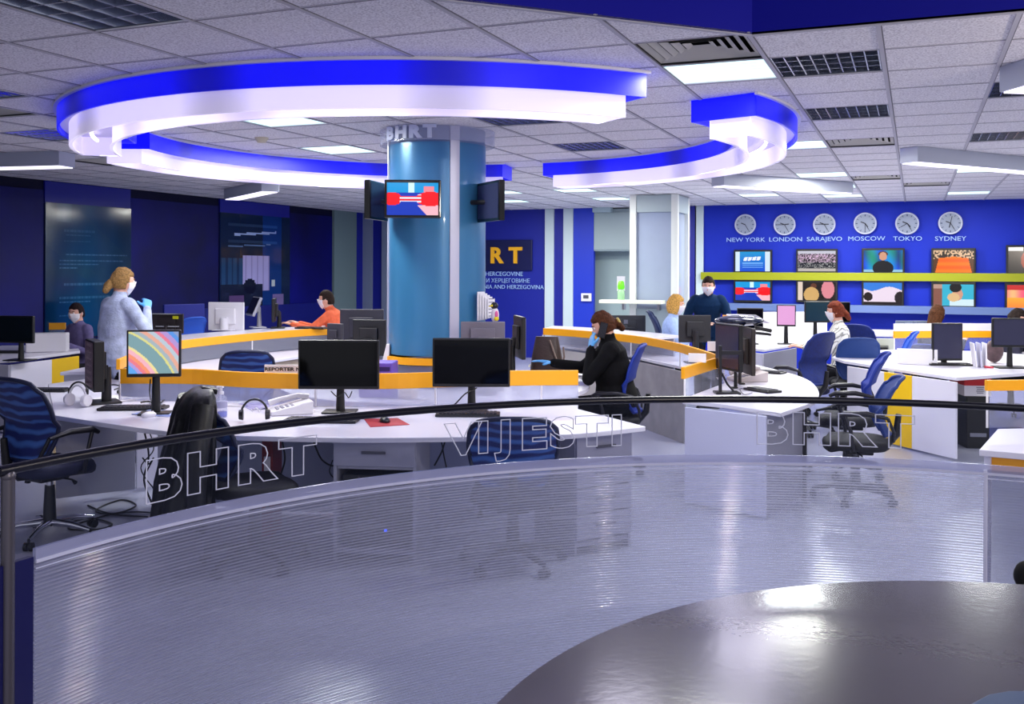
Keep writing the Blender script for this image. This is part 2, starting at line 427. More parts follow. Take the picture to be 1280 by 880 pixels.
b = MB(); b.box((0, .03, .55), (pw, .07, 1.1)); b.box((pw/2-.02, .4, .55), (.08, .8, 1.1)); b.obj('plinth', mat('pillar_plinth', '98A8B0', .5), t)
sz = zat(382, 13.8)
t = thing('wall_shelf', 'narrow cream shelf board on the front of the white-framed pillar', 'shelf', (onY(790, 380, 14.5).x+.12, 14.45, sz))
b = MB(); b.box((-.1, -.02, .025), (onY(845, 380, 14.5).x-onY(768, 380, 14.5).x, .3, .05)); b.obj('board', mat('cream_board', 'E2E6D4', .5), t, bevel=.004)
b = MB(); b.box((-.25, .06, -.05), (.03, .12, .1)); b.box((.3, .06, -.05), (.03, .12, .1)); b.obj('bracket', STEEL, t)
s = P(775, 378, 15.35); bz = sz+.05
t = thing('soap_bottle', 'clear bottle with a neon green top on the cream pillar shelf', 'bottle', (onY(777, 378, 14.45).x, 14.42, bz))
b = MB(); b.lathe([(0, 0), (.05, 0), (.055, .02), (.055, .14), (.03, .17), (0, .17)]); b.obj('bottle_body', glass('pale_green_bottle', 'B8F0B0', .5, .1), t, smooth=40)
b = MB(); b.lathe([(0, .165), (.05, .165), (.055, .2), (.045, .27), (.03, .29), (0, .29)]); b.obj('cap', mat('neon_green', '6CF020', .4, emit=None), t, smooth=40)
t = thing('wall_notice', 'small white notice sheet on the grey recess wall above the shelf', 'notice', (onY(768, 355, YB).x, YB+.44, zat(363, 18.7)))
b = MB(); b.box((0, 0, .14), (.16, .01, .28)); b.obj('sheet', PAPER, t)
t = thing('wall_plate', 'small white thermostat box on the blue wall right of the white stripes', 'wall box', (onY(734, 371, YB).x, YB-.05, zat(376, 18.6)))
b = MB(); b.box((0, 0, .08), (.2, .05, .15)); b.obj('casing', WHITEP, t, bevel=.01)
b = MB(); b.box((0, -.03, .09), (.1, .01, .06)); b.obj('display', DGREY, t)
# ------------------------------------------------------------------ blue wall sign BHRT
wy = YB-.01
def put_text(b, s, size, x, z, y, **k):
    vs, fs = textmesh(s, size, **k); b.add([(v[0]+x, v[1]+y, v[2]+z) for v in vs], fs)
xc = (onY(540, 320, wy).x+onY(666, 320, wy).x)/2; z0 = onY(640, 338, wy).z; z1 = onY(640, 300, wy).z; ww = onY(666, 320, wy).x-onY(540, 320, wy).x
t = thing('wall_sign', 'dark blue wall sign with bold yellow letters BHRT behind the column', 'sign', (xc, wy-.03, z0))
b = MB(); b.box((0, 0, (z1-z0)/2), (ww, .04, z1-z0)); b.obj('sign_board', mat('sign_navy', '060E4A', .4), t, bevel=.01)
b = MB(); lx = [onY(p, 320, wy).x-xc for p in (566, 592, 622, 646)]
for ch, x in zip('BHRT', lx): put_text(b, ch, .42, x, (z1-z0)/2-.145, -.04, extrude=.015, bold=.014, sx=1.05)
b.obj('lettering', mat('sign_yellow', 'F0B020', .4), t)
t = thing('wall_inscription', 'three lines of small pale lettering on the blue wall under the yellow sign', 'lettering', (xc, wy-.012, 0))
b = MB()
for s, py, rx, sz_ in (('RADIOTELEVIZIJA BOSNE I HERCEGOVINE', 345, 654, .118), ('РАДИОТЕЛЕВИЗИЈА БОСНЕ И ХЕРЦЕГОВИНЕ', 353.5, 663, .112), ('RADIO-TELEVISION OF BOSNIA AND HERZEGOVINA', 361.5, 680, .112)):
    put_text(b, s, sz_, onY(rx, py, wy).x-xc, onY(rx, py, wy).z, 0, align='RIGHT', extrude=.004)
b.obj('lettering', mat('pale_letter', '9FC0F0', .5), t)
# ------------------------------------------------------------------ clocks and their captions
cities = [('NEW YORK', 932, 281, 932, 299.5, 9.75, 5), ('LONDON', 981, 281, 982, 299, 2.75, 9), ('SARAJEVO', 1030.5, 280.5, 1030.5, 298.5, 3.0, 9), ('MOSCOW', 1081.5, 279.5, 1083, 298, 4.8, 6), ('TOKYO', 1134, 279.5, 1134.5, 298, 4.6, 8), ('SYDNEY', 1188, 279, 1188, 298, 6.5, 12.4)]
def make_clock():
    t = thing('wall_clock', '', 'clock', (0, 0, 0), 0)
    b = MB(); b.cyl((0, 0, 0), (0, -.04, 0), .178, n=40); b.obj('face', mat('clock_face', '8F98AE', .5), t, smooth=30)
    b = MB(); b.tube([(.172*cos(a*pi/20), -.04, .172*sin(a*pi/20)) for a in range(40)], .014, 6, True); b.obj('rim', mat('clock_rim', 'C4C8DC', .35), t, smooth=60)
    for k in range(12):
        a = k*pi/6; b = MB(); b.box((.135*sin(a), -.043, .135*cos(a)), (.01 if k % 3 else .016, .006, .03), ry=a); b.obj('hour_mark', mat('clock_mark', '3A4468', .5), t)
    return t
clk = make_clock()
for k, (nm, px, py, tx, ty, hr, mn) in enumerate(cities):
    p = onY(px, py, wy-.02); o = clk if k == 0 else copy_tree(clk)
    o.location = p; o['label'] = 'round grey wall clock above the %s caption' % nm.title()
    for nn, ang, ln, wd in (('hour_hand', hr/12*2*pi, .08, .016), ('minute_hand', mn/12*2*pi, .12, .01)):
        b = MB(); b.box((ln/2*sin(ang)*.9, -.05, ln/2*cos(ang)*.9), (wd, .006, ln), ry=ang); b.obj(nn, mat('clock_hand', '10142C', .5), o)
    q = onY(tx, ty, wy); b = MB(); b2 = textmesh(nm, .105, extrude=.004, sx=1.22)
    b.add([(v[0], v[1], v[2]-.038) for v in b2[0]], b2[1]); c = b.obj('clock_caption', MATS['pale_letter'], loc=(q.x, wy-.012, q.z))
    tag(c, 'city name %s in thin pale capitals on the blue wall' % nm, 'lettering')
# ledges on the clock wall
xa, xb = bseg(878, 1480)
def rail_obj(name, label, py0, py1, depth, m, y=YB):
    a = onY(1081, py1, y-depth); c = onY(1081, py0, y-depth)
    t = thing(name, label, 'ledge', ((xa+xb)/2, y-depth/2, a.z)); b = MB(); b.box((0, 0, (c.z-a.z)/2), (xb-xa, depth, c.z-a.z)); b.obj('board', m, t, bevel=.004); return t
rail_obj('wall_ledge', 'long yellow-green ledge between the two rows of wall screens', 341, 351, .14, mat('ledge_yellow', '969C00', .4))
rail_obj('wall_ledge', 'long grey ledge under the lower row of wall screens', 382, 391, .3, mat('ledge_grey', '5E74A8', .5))
# ------------------------------------------------------------------ wall screens
def blob(u, v, cx, cy, rx, ry): return ((u-cx)/rx)**2+((v-cy)/ry)**2 < 1
def h_(i, j): return (sin(i*12.9898+j*78.233)*43758.5453) % 1
def s_bhrt(u, v):
    if u < .13 or u > .86: return (.85, .93, 1)
    if .5+.1*u < v < .68+.1*u and .24 < u < .74: return (.95, .98, 1) if (int(u*40-v*6) % 5) else (.2, .5, .95)
    if .2 < v < .45 and .2 < u < .8 and int(v*30) % 3 == 0: return (.5, .75, 1)
    return (.03, .30+.3*v, .85)
def s_crowd(u, v):
    k = h_(int(u*44), int(v*26))
    if v > .86: return (.8, .8, .86)
    if v > .45: return (.75*k+.2, .6*k+.2, .8*k+.15) if k > .35 else (.08, .06, .1)
    if v < .14: return (.75, .72, .7)
    return (.12, .12, .16) if k < .75 else (.6, .6, .6)
def s_anchor(u, v):
    if blob(u, v, .5, .72, .10, .19): return (.85, .62, .5)
    if blob(u, v, .5, .82, .12, .14): return (.3, .15, .1)
    if blob(u, v, .5, .18, .27, .34): return (.02, .02, .06)
    if v < .1: return (.6, .8, .9)
    return (.02, .25+.35*abs(sin(u*7)), .7+.2*sin(u*9+v*4))
def s_orange(u, v):
    if v > .72-.2*abs(u-.5)+.1*0: 
        k = h_(int(u*32), int(v*18)); return (.2, .15, .12) if k < .5 else (.9, .75, .6)
    if u < .14*(v+.3) or u > 1-.14*(v+.3): return (.35, .2, .1)
    return (1, .45+.06*sin(v*20), .06)
def s_dark_vase(u, v):
    if blob(u, v, .55, .5, .26, .42): return (.62, .22, .12)
    if v > .85 and u < .35: return (.9, .9, .9)
    return (.05, .04, .06)
def s_news(u, v):
    if blob(u, v, .1, .5, .2, .2) or blob(u, v, .85, .5, .3, .22) or .42 < v < .58: 
        if .25 < u < .66 and int(v*40) % 4 < 2 and .38 < v < .64: return (.92, .92, 1)
        return (1, .05, .10)
    if v > .7: return (.85, 1, 1) if .42 < u < .53 else ((1, .55, .6) if (.72 < u < .92 and v < .9) else (0, .62, .9))
    if u+v*.6 > .78 and v < .3: return (1, .75, .8)
    return (.05, .22, .75)
def s_talk(u, v):
    if blob(u, v, .36, .3, .2, .42): return (.85, .68, .42)
    if blob(u, v, .42, .78, .08, .14): return (.4, .22, .14)
    if u < .12: return (.92, .84, .78)
    if blob(u, v, .8, .6, .17, .5): return (.9, .55, .6)
    return (.10, .05, .05)
def s_sky(u, v):
    if v > .72-.1*sin(u*7): return (.18, .5, .9)
    if blob(u, v, .12, .35, .12, .2) or blob(u, v, .95, .3, .14, .3) or v < .1: return (.12, .07, .07)
    return (.95, .88, .95)
def s_pair(u, v):
    if blob(u, v, .55, .85, .15, .22): return (.05, .03, .04)
    if blob(u, v, .5, .4, .15, .2): return (.9, .75, .55)
    if blob(u, v, .6, .55, .13, .3): return (.85, .62, .52)
    if u < .22: return (.55, .35, .3) if v < .8 else (.75, .6, .55)
    if v < .3 and u > .4: return (.85, .95, 1)
    return (.2, .72, .85)
def s_red(u, v):
    if v > .8: return (.8, .1, .1)
    if v > .5: return (1, .55+.2*sin(u*12), .5)
    return (1, .5+.4*v, .2)
def tv(px0, px1, py0, py1, fn, label, nm='wall_television'):
    y = YB-.12; a = onY(px0, py1, y); c = onY(px1, py0, y); w = c.x-a.x; h = c.z-a.z
    t = thing(nm, label, 'television', ((a.x+c.x)/2, y, a.z)); 
    b = MB(); b.box((0, .03, h/2), (w, .06, h)); b.obj('housing', BLACK, t, bevel=.008)
    bw = .032; picture(fn, w-2*bw, h-2.4*bw, 64, 36, 1.3*bw, -.004).obj('screen', SCREEN, t)
    b = MB(); b.box((0, .09, h/2), (.2, .07, .2)); b.obj('wall_bracket', DARKM, t)
    return t
tv(917, 965, 312, 342, s_bhrt, 'upper wall screen under the New York clock showing a blue title page')
tv(995, 1047, 311, 342, s_crowd, 'upper wall screen under the Sarajevo clock showing a crowd scene')
tv(1077, 1131, 310, 343, s_anchor, 'upper wall screen under the Moscow clock showing a person on blue')
tv(1164, 1220, 310, 344, s_orange, 'upper wall screen showing a bright orange sports court')
tv(1257.5, 1318, 306, 345, s_dark_vase, 'upper wall screen cut by the right edge, dark picture with red shape')
tv(917, 965, 350, 378, s_news, 'lower wall screen with red and blue news graphic above the leaning man')
tv(995, 1047, 350, 378, s_talk, 'lower wall screen showing two people talking on dark ground')
tv(1077, 1130, 351, 383, s_sky, 'lower wall screen showing white clouds under blue sky')
tv(1164, 1220, 353, 385, s_pair, 'lower wall screen showing a dark-haired person on turquoise')
tv(1256, 1318, 354, 391, s_red, 'lower wall screen at the right edge with orange and red picture')
# ------------------------------------------------------------------ ceiling fixtures
DIFF = bpy.data.materials.new('lit_diffuser'); DIFF.use_nodes = True
_b = DIFF.node_tree.nodes['Principled BSDF']; _tc = N(DIFF, 'ShaderNodeTexCoord'); _w = N(DIFF, 'ShaderNodeTexWave'); _w.inputs['Scale'].default_value = 4; _w.bands_direction = 'Y'
_r = N(DIFF, 'ShaderNodeValToRGB'); _r.color_ramp.elements[0].color = (*lin('A8DCDC'), 1); _r.color_ramp.elements[1].color = (*lin('D8FFFA'), 1)
L(DIFF, _tc.outputs['Object'], _w.inputs['Vector']); L(DIFF, _w.outputs['Fac'], _r.inputs['Fac']); L(DIFF, _r.outputs['Color'], _b.inputs['Emission Color']); _b.inputs['Emission Strength'].default_value = 1.3
LOUV = mat('louvre_mirror', 'B8BECE', .2, .9); LDARK = mat('louvre_inside', '485064', .3, .6)
def fixture_box(t, m, z1=.12):
    b = MB(); w, d = DX/2-.014, DY/2-.014
    for sx, sy, dx, dy in ((-1, 0, .006, 2*d), (1, 0, .006, 2*d), (0, -1, 2*w, .006), (0, 1, 2*w, .006)):
        b.box((sx*w, sy*d, z1/2), (dx if sx else 2*w, dy if sx else .006, z1))
    b.box((0, 0, z1), (2*w, 2*d, .006)); return b.obj('housing', m, t)
for (i, j), lb in lit.items():
    x0, x1, y0, y1 = cell(i, j); t = thing('ceiling_light', lb, 'ceiling light', ((x0+x1)/2, (y0+y1)/2, H), 0, 'lit ceiling panels')
    fixture_box(t, WHITEP); b = MB(); b.box((0, 0, .012), (DX-.03, DY-.03, .01)); b.obj('diffuser', DIFF, t)
for (i, j), lb in louv.items():
    x0, x1, y0, y1 = cell(i, j); t = thing('ceiling_light', lb, 'ceiling light', ((x0+x1)/2, (y0+y1)/2, H), 0, 'louvred ceiling lamps')
    fixture_box(t, LDARK); b = MB(); nx, ny = (4, 4) if (i, j) == (-6, -4) else (8, 4)
    for k in range(nx+1):
        x = -DX/2+.02+(DX-.04)*k/nx; b.add([(x-.003, -DY/2+.02, .003), (x+.003, -DY/2+.02, .003), (x+.012, -DY/2+.02, .05), (x-.012, -DY/2+.02, .05), (x-.003, DY/2-.02, .003), (x+.003, DY/2-.02, .003), (x+.012, DY/2-.02, .05), (x-.012, DY/2-.02, .05)], [(0, 1, 2, 3), (4, 5, 6, 7), (0, 3, 7, 4), (1, 2, 6, 5), (0, 1, 5, 4)])
    for k in range(ny+1):
        y = -DY/2+.02+(DY-.04)*k/ny; b.box((0, y, .028), (DX-.04, .006, .05))
    b.obj('louvre', LOUV, t)
    b = MB()
    for k in range(3): b.cyl((-DX/2+.03, -.15+.15*k, .09), (DX/2-.03, -.15+.15*k, .09), .013, n=10)
    b.obj('tube', mat('lamp_on', 'E0F0FF', .3, emit='D8ECFF', es=3) if (i, j) == (-12, 1) else mat('unlit_tube', 'E0E6EE', .3), t, smooth=40)
for (i, j), lb in vent.items():
    x0, x1, y0, y1 = cell(i, j); t = thing('ceiling_vent', lb, 'air vent', ((x0+x1)/2, (y0+y1)/2, H), 0, 'ceiling air diffusers')
    fixture_box(t, mat('vent_inside', '17171C', .8))
    b = MB()
    for k in range(5):
        s_ = .56-.10*k; z = .01+.004*k
        for q in range(4):
            a = q*pi/2; ca, sa = cos(a), sin(a)
            pts = [(-s_/2, -s_/2, z), (s_/2, -s_/2, z), (s_/2-.034, -s_/2+.034, z+.016), (-s_/2+.034, -s_/2+.034, z+.016)]
            b.add([(x*ca-y*sa, x*sa+y*ca, zz) for x, y, zz in pts], [(0, 1, 2, 3)])
    b.obj('slats', mat('vent_slat', 'B0AEA8', .5), t)
# surface mounted linear luminaires
PEND = mat('luminaire_glow', 'F6EEFF', .4, emit='EFE6FF', es=1.7); PB = mat('luminaire_body', 'B4BACB', .45)
def luminaire(pA, pB, w, label):
    a = Vector(pA); c = Vector(pB); mid = (a+c)/2; ln = (c-a).length; rz = atan2(c.y-a.y, c.x-a.x)
    t = thing('linear_luminaire', label, 'ceiling light', (mid.x, mid.y, 2.703), rz, 'surface mounted linear luminaires')
    b = MB(); b.box((0, 0, .075), (ln, w, .143)); b.obj('body', PB, t, bevel=.004)
    b = MB(); b.box((0, 0, 0), (ln-.03, w-.04, .012)); b.obj('diffuser', PEND, t)
A_ = at(1136, 204, 2.7); luminaire(A_, A_+(RT*cos(radians(29.4))+FW*sin(radians(29.4)))*5, .2, 'long linear luminaire running off the right edge above the clocks')
A_ = at(897, 233, 2.7); luminaire(A_, A_+(RT*cos(radians(29.4))+FW*sin(radians(29.4)))*2.2, .22, 'short linear luminaire left of the long one, above the clock wall')
luminaire(at(290, 250, 2.7), at(338, 240, 2.7), .24, 'short linear luminaire hanging before the dark left wall')
luminaire(at(-80, 213, 2.7), at(84, 209, 2.7), .24, 'linear luminaire at the left edge under the big ring')
luminaire(at(1266, 112, 2.7), at(1400, 116, 2.7), .24, 'linear luminaire cut by the top right edge beside the mirrored louvre')
# little smoke detector and ceiling sensor
t = thing('smoke_detector', 'small round smoke detector on the ceiling inside the ring left of the column', 'smoke detector', at(327, 172, H))
b = MB(); b.lathe([(0, -.045), (.035, -.045), (.045, -.03), (.06, -.01), (.06, 0), (0, 0)]); b.obj('casing', mat('detector_cream', 'C8C0A8', .5), t, smooth=40)
t = thing('dome_camera', 'small white dome camera on the blue soffit at the top edge', 'camera', P(881, 1, 4.72) + UP*.02)
b = MB(); b.sph((0, 0, 0), (.07, .07, .06)); b.obj('dome', glass('camera_dome', 'B8C8E8', .6, .1), t, smooth=60)
b = MB(); b.box((0, .05, .05), (.14, .14, .06)); b.obj('mount', WHITEP, t, bevel=.01)
# ------------------------------------------------------------------ ring light around the column
RC = P(546.5, 336, 8.2); RC.z = 0
def ringglow(name, col, lo, hi, rep, base):
    m = bpy.data.materials.new(name); m.use_nodes = True; b = m.node_tree.nodes['Principled BSDF']
    b.inputs['Base Color'].default_value = (*lin(base), 1); b.inputs['Roughness'].default_value = .35
    tc = N(m, 'ShaderNodeTexCoord'); sp = N(m, 'ShaderNodeSeparateXYZ'); L(m, tc.outputs['Object'], sp.inputs[0])
    a = N(m, 'ShaderNodeMath', operation='ARCTAN2'); L(m, sp.outputs['Y'], a.inputs[0]); L(m, sp.outputs['X'], a.inputs[1])
    mu = N(m, 'ShaderNodeMath', operation='MULTIPLY'); mu.inputs[1].default_value = rep; L(m, a.outputs[0], mu.inputs[0])
    s_ = N(m, 'ShaderNodeMath', operation='SINE'); L(m, mu.outputs[0], s_.inputs[0])
    r = N(m, 'ShaderNodeMapRange'); r.inputs['From Min'].default_value = -1; r.inputs['From Max'].default_value = -.35; r.inputs['To Min'].default_value = lo; r.inputs['To Max'].default_value = hi
    L(m, s_.outputs[0], r.inputs['Value']); b.inputs['Emission Color'].default_value = (*lin(col), 1); L(m, r.outputs[0], b.inputs['Emission Strength']); return m
RBLUE = ringglow('backlit_blue_acrylic', '0404FF', .20, .72, 13, '0810D0')
RWHITE = ringglow('backlit_white_acrylic', 'EADEFF', .36, .74, 13, 'D8D4F0')
RINNER = mat('white_reflector', 'D8D4F0', .5)
TUBE = mat('lit_tube', 'FFFFFF', .4, emit='F4ECFF', es=1.6)
def arc(a0, a1, n=40): return [a0+(a1-a0)*k/n for k in range(n+1)]
def ann(b, a0, a1, r0, r1, z0, z1, n=48):
    an = arc(a0, a1, n); vs = []
    for a in an:
        for r, z in ((r0, z0), (r1, z0), (r1, z1), (r0, z1)): vs.append((r*cos(a), r*sin(a), z))
    fs = []
    for i in range(n):
        for j in range(4): fs.append((4*i+j, 4*i+(j+1) % 4, 4*(i+1)+(j+1) % 4, 4*(i+1)+j))
    fs += [(0, 1, 2, 3), (4*n+3, 4*n+2, 4*n+1, 4*n)]; return b.add(vs, fs)
off = -YAW  # ring angles were measured in the viewer's frame
for a0, a1, lb in ((-172, -61.3, 'large near arc of the blue and white ring light in front of the column'),
                   (77.6, 179.5, 'far arc of the blue and white ring light behind the left of the column'),
                   (-40.5, 66.5, 'right arc of the blue and white ring light with a square cut end')):
    a0, a1 = radians(a0)+off, radians(a1)+off
    t = thing('ring_light', lb, 'ceiling light', (RC.x, RC.y, 0), 0, 'segments of the ring light')
    b = MB(); ann(b, a0, a1, 2.885, 2.9, 2.70, 2.848); ann(b, a0, a1, 2.42, 2.435, 2.70, 2.848)
    for a in (a0, a1):
        d = Vector((cos(a), sin(a), 0)); p, q = d*2.42, d*2.9; b.wall(p, q, 2.70, 2.848, .012)
    b.obj('blue_fascia', RBLUE, t, smooth=30)
    b = MB(); ann(b, a0+.005, a1-.005, 2.44, 2.88, 2.735, 2.745); b.obj('inner_top', RINNER, t)
    b = MB(); ann(b, a0-.01, a1+.01, 2.9, 2.925, 2.832, 2.849); ann(b, a0-.01, a1+.01, 2.395, 2.42, 2.832, 2.849); b.obj('ceiling_trim', WHITEP, t)
    b = MB(); ann(b, a0+.03, a1-.03, 2.812, 2.82, 2.588, 2.735); ann(b, a0+.03, a1-.03, 2.52, 2.528, 2.588, 2.735)
    ann(b, a0+.03, a1-.03, 2.528, 2.545, 2.588, 2.593); ann(b, a0+.03, a1-.03, 2.795, 2.812, 2.588, 2.593)
    for a in (a0+.03, a1-.03):
        d = Vector((cos(a), sin(a), 0)); b.wall(d*2.52, d*2.82, 2.588, 2.735, .008)
    b.obj('white_trough', RWHITE, t, smooth=30)
    n = max(2, round((a1-a0)/(2*pi/13)))
    for k in range(n):
        c0 = a0+.06+(a1-a0-.12)*(k+.06)/n; c1 = a0+.06+(a1-a0-.12)*(k+.94)/n
        b = MB(); b.tube([(2.67*cos(u), 2.67*sin(u), 2.69) for u in arc(c0, c1, 8)], .014, 8); b.obj('tube', TUBE, t, smooth=60)
# ------------------------------------------------------------------ the round column
COLB = mat('steel_blue_cladding', '3C7CAA', .3, .2, coat=.15)
t = setting('column'); t.location = (RC.x, RC.y, 0)
cr = .405
b = MB(); b.lathe([(cr, 1.0), (cr, 2.72)], 64); b.obj('cladding', COLB, t, smooth=40)
b = MB(); b.lathe([(cr-.005, 2.72), (cr-.005, 2.849)], 64); b.obj('upper_band', mat('column_top', '6E80A8', .4), t, smooth=40)
b = MB(); b.lathe([(cr-.01, 0), (cr-.01, .92)], 64); b.obj('foot', mat('column_foot', '6C7288', .4), t, smooth=40)
b = MB(); b.lathe([(cr-.02, .93), (cr+.035, .93), (cr+.035, .985), (cr, .985), (cr-.02, .985)], 64); b.obj('yellow_collar', YEL, t, smooth=40)
for aa in (-66, -169, -118-115, 40):
    a = radians(aa)+off; b = MB(); an = arc(a-.095, a+.095, 6)
    b.strip([((cr+.012)*cos(u), (cr+.012)*sin(u)) for u in an][::-1], .99, 2.85, .016) if False else ann(b, a-.095, a+.095, cr-.004, cr+.012, .985, 2.848, 6)
    b.obj('silver_strip', mat('silver_strip', 'C4C4D8', .35, .2), t, smooth=30)
t = thing('column_sign', 'clear acrylic collar with letters BHRT around the top of the column', 'sign', (RC.x, RC.y, 0))
b = MB(); b.lathe([(.475, 2.725), (.475, 2.842), (.481, 2.842), (.481, 2.725), (.475, 2.725)], 64); b.obj('acrylic_collar', glass('clear_acrylic', 'D8DCF0', .22, .08), t, smooth=40)
b = MB()
for k, ch in enumerate('BHRT'):
    a = radians(-90-47+k*14.6)+off; vs, fs = textmesh(ch, .135, .006, .008, sx=1.18)
    M = Matrix.Translation((.487*cos(a), .487*sin(a), 2.745)) @ Matrix.Rotation(a+pi/2, 4, 'Z'); b.add([M @ Vector(v) for v in vs], fs)
b.obj('lettering', mat('sign_silver', 'C4CCE4', .4), t)
# screens on the column
def column_tv(px, py0, py1, Z, w, deg, label, fn=None):
    z0, z1 = zat(py1, Z), zat(py0, Z); p = P(px, 336, Z); p.z = z0; h = z1-z0
    t = thing('column_television', label, 'television', p, FA(deg)); b = MB(); b.box((0, .025, h/2), (w, .05, h)); b.obj('housing', BLACKG, t, bevel=.008)
    if fn: picture(fn, w-.04, h-.045, 60, 36, .022, -.004).obj('screen', SCREEN, t)
    else:
        b = MB(); b.box((0, -.001, h/2), (w-.04, .004, h-.045)); b.obj('screen', mat('dim_screen', '34345A', .25), t)
    d = Vector((RC.x-p.x, RC.y-p.y, 0)); d = Matrix.Rotation(-FA(deg), 3, 'Z') @ d; d = d*(1-.38/d.length)
    b = MB(); b.cyl((0, .05, h/2), (d.x, d.y, h/2), .02); b.box((0, .06, h/2), (.12, .02, .12)); b.obj('wall_bracket', DARKM, t)
    return t
column_tv(515.5, 225, 273, 7.35, .425, 3, 'small lit screen with red and blue news graphic on the column front', s_news)
column_tv(474, 228, 276, 7.75, .425, 78, 'dark screen seen edge-on at the left of the column')
column_tv(609.5, 227, 277, 7.8, .43, -64, 'switched-off screen turned to the right side of the column')
# ------------------------------------------------------------------ desks
def pl(pts, h): return [at(x, y, h).xy for x, y in pts]
def desk(name, label, cat, top, z, th=.03, m=WHITE):
    top = [Vector((max(p[0], -10.38), min(p[1], 17.0))) for p in top]
    t = thing(name, label, cat, (0, 0, 0)); b = MB(); b.prism([tuple(p) for p in top], z-th, z); b.obj('desktop', m, t, bevel=.004); return t
def panel(t, name, p, q, z0, z1, m, th=.02, bevel=.002):
    b = MB(); b.wall(p, q, z0, z1, th); return b.obj(name, m, t, bevel=bevel)
YF = smoothpath(pl([(150, 461), (240, 461.5), (300, 465), (375, 467), (480, 467), (560, 465), (640, 463.5), (723, 463)], .97), 5)
YR = smoothpath(pl([(150, 449), (190, 434), (225, 426), (300, 418), (375, 412), (440, 409), (520, 407), (600, 407), (697, 411), (770, 417), (810, 422), (850, 430), (893, 443)], .97), 5)
FRp = smoothpath(pl([(856, 459), (875, 453.5), (905, 445)], .97), 4)
D1f = smoothpath(pl([(68, 519), (155, 532), (227, 541), (281, 544), (424, 547), (500, 547), (600, 545.5), (714, 542.5), (807, 533)], .74), 4)
t = desk('curved_desk', 'long white curved desk in front with two black monitors and the coat chair', 'desk', D1f + [at(722, 511, .74).xy] + YF[::-1] + pl([(150, 468), (60, 480)], .74), .74)
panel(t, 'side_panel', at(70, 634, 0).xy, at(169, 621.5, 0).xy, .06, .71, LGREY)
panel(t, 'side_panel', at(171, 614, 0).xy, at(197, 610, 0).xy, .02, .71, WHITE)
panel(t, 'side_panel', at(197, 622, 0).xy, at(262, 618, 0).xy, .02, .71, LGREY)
b = MB(); b.strip([p + (RC.xy-p).normalized()*-.04 for p in YF[4:-3]], .02, .71, .015); b.obj('back_panel', mat('pale_blue_laminate', 'B8BEDA', .4), t)
def pedestal(c, rz, w, d, label, open_=True):
    o = thing('drawer_pedestal', label, 'drawer unit', (c.x, c.y, 0), rz); z1 = .705
    b = MB(); b.box((-w/2+.01, 0, z1/2), (.02, d, z1)); b.box((w/2-.01, 0, z1/2), (.02, d, z1)); b.box((0, d/2-.01, z1/2), (w, .02, z1)); b.box((0, 0, .06), (w-.03, d-.02, .03)); b.box((0, 0, z1-.01), (w-.03, d-.03, .02)); b.box((0, 0, z1-.16), (w-.03, d-.03, .02))
    b.obj('body', LGREY, o, bevel=.002)
    for k in range(1 if open_ else 4):
        zc = z1-.075-k*.155
        b = MB(); b.box((0, -d/2-.008, zc), (w-.01, .018, .145)); dr = b.obj('drawer', mat('drawer_front', '9C9CB0', .4), o, bevel=.003)
        b = MB(); b.box((0, -d/2-.03, zc+.01), (.14, .012, .014)); b.box((-.06, -d/2-.02, zc+.01), (.008, .02, .012)); b.box((.06, -d/2-.02, zc+.01), (.008, .02, .012)); b.obj('handle', DGREY, dr)
    return o
a1 = D1f[20]; ang = 0
pc_ = P(479, 553, 5.86); pedestal(pc_, FA(-6), .49, .42, 'grey drawer unit with open dark shelf under the desk below the left black monitor')
t = thing('desktop_computer', 'black desktop computer in the open shelf of the left drawer unit', 'computer', (pc_.x, pc_.y, .08), FA(-6))
b = MB(); b.box((0, 0, .22), (.4, .36, .4)); b.obj('case', BLACK, t, bevel=.006)
for k in (-.1, 0, .1): b = MB(); b.box((k, -.185, .24), (.006, .01, .34)); b.obj('front_rib', mat('pc_rib', '5A4A58', .4), t)
b = MB(); b.box((.06, -.187, .1), (.012, .008, .012)); b.obj('power_light', mat('blue_led', '2040FF', .3, emit='2040FF', es=6), t)
pc_ = P(758, 545, 6.02); e1 = at(714, 542.5, .74); e2 = at(807, 533, .74); ra = atan2(e2.y-e1.y, e2.x-e1.x)
pc_ = (e1+e2)/2 + Vector((-sin(ra), cos(ra), 0))*.28; pedestal(pc_, ra, .42, .44, 'grey drawer unit at the right end of the curved front desk', False)
# glass screens with yellow caps
def screen(label, path, zc0, zc1, gm, zb=.742, th=.03, nm='desk_screen', post=8):
    o = thing(nm, label, 'desk screen', (0, 0, 0))
    b = MB(); b.strip(path, zc0, zc1, th); b.obj('yellow_cap', YEL, o, bevel=.004)
    mid = [p for p in path]; b = MB(); b.strip([p+(RC.xy-p).normalized()*0 for p in mid], zb, zc0, .008); b.obj('glass_panel', gm, o)
    for k in range(0, len(path), post):
        p = path[k]; b = MB(); b.box((p.x, p.y, (zb+zc0)/2), (.012, .012, zc0-zb)); b.obj('clip', WHITEP, o)
    return o
screen('curved frosted screen with yellow cap along the back of the front desk', YF, .862, .97, FROST)
cutL = 18
screen('curved clear screen with yellow cap at the left rear of the desk ring', YR[:27], .885, .97, FROST2)
screen('curved clear screen with yellow cap at the right rear of the desk ring', YR[39:], .885, .97, FROST2)
screen('short clear screen with yellow cap in front of the monitor arm', FRp, .88, .97, FROST2)
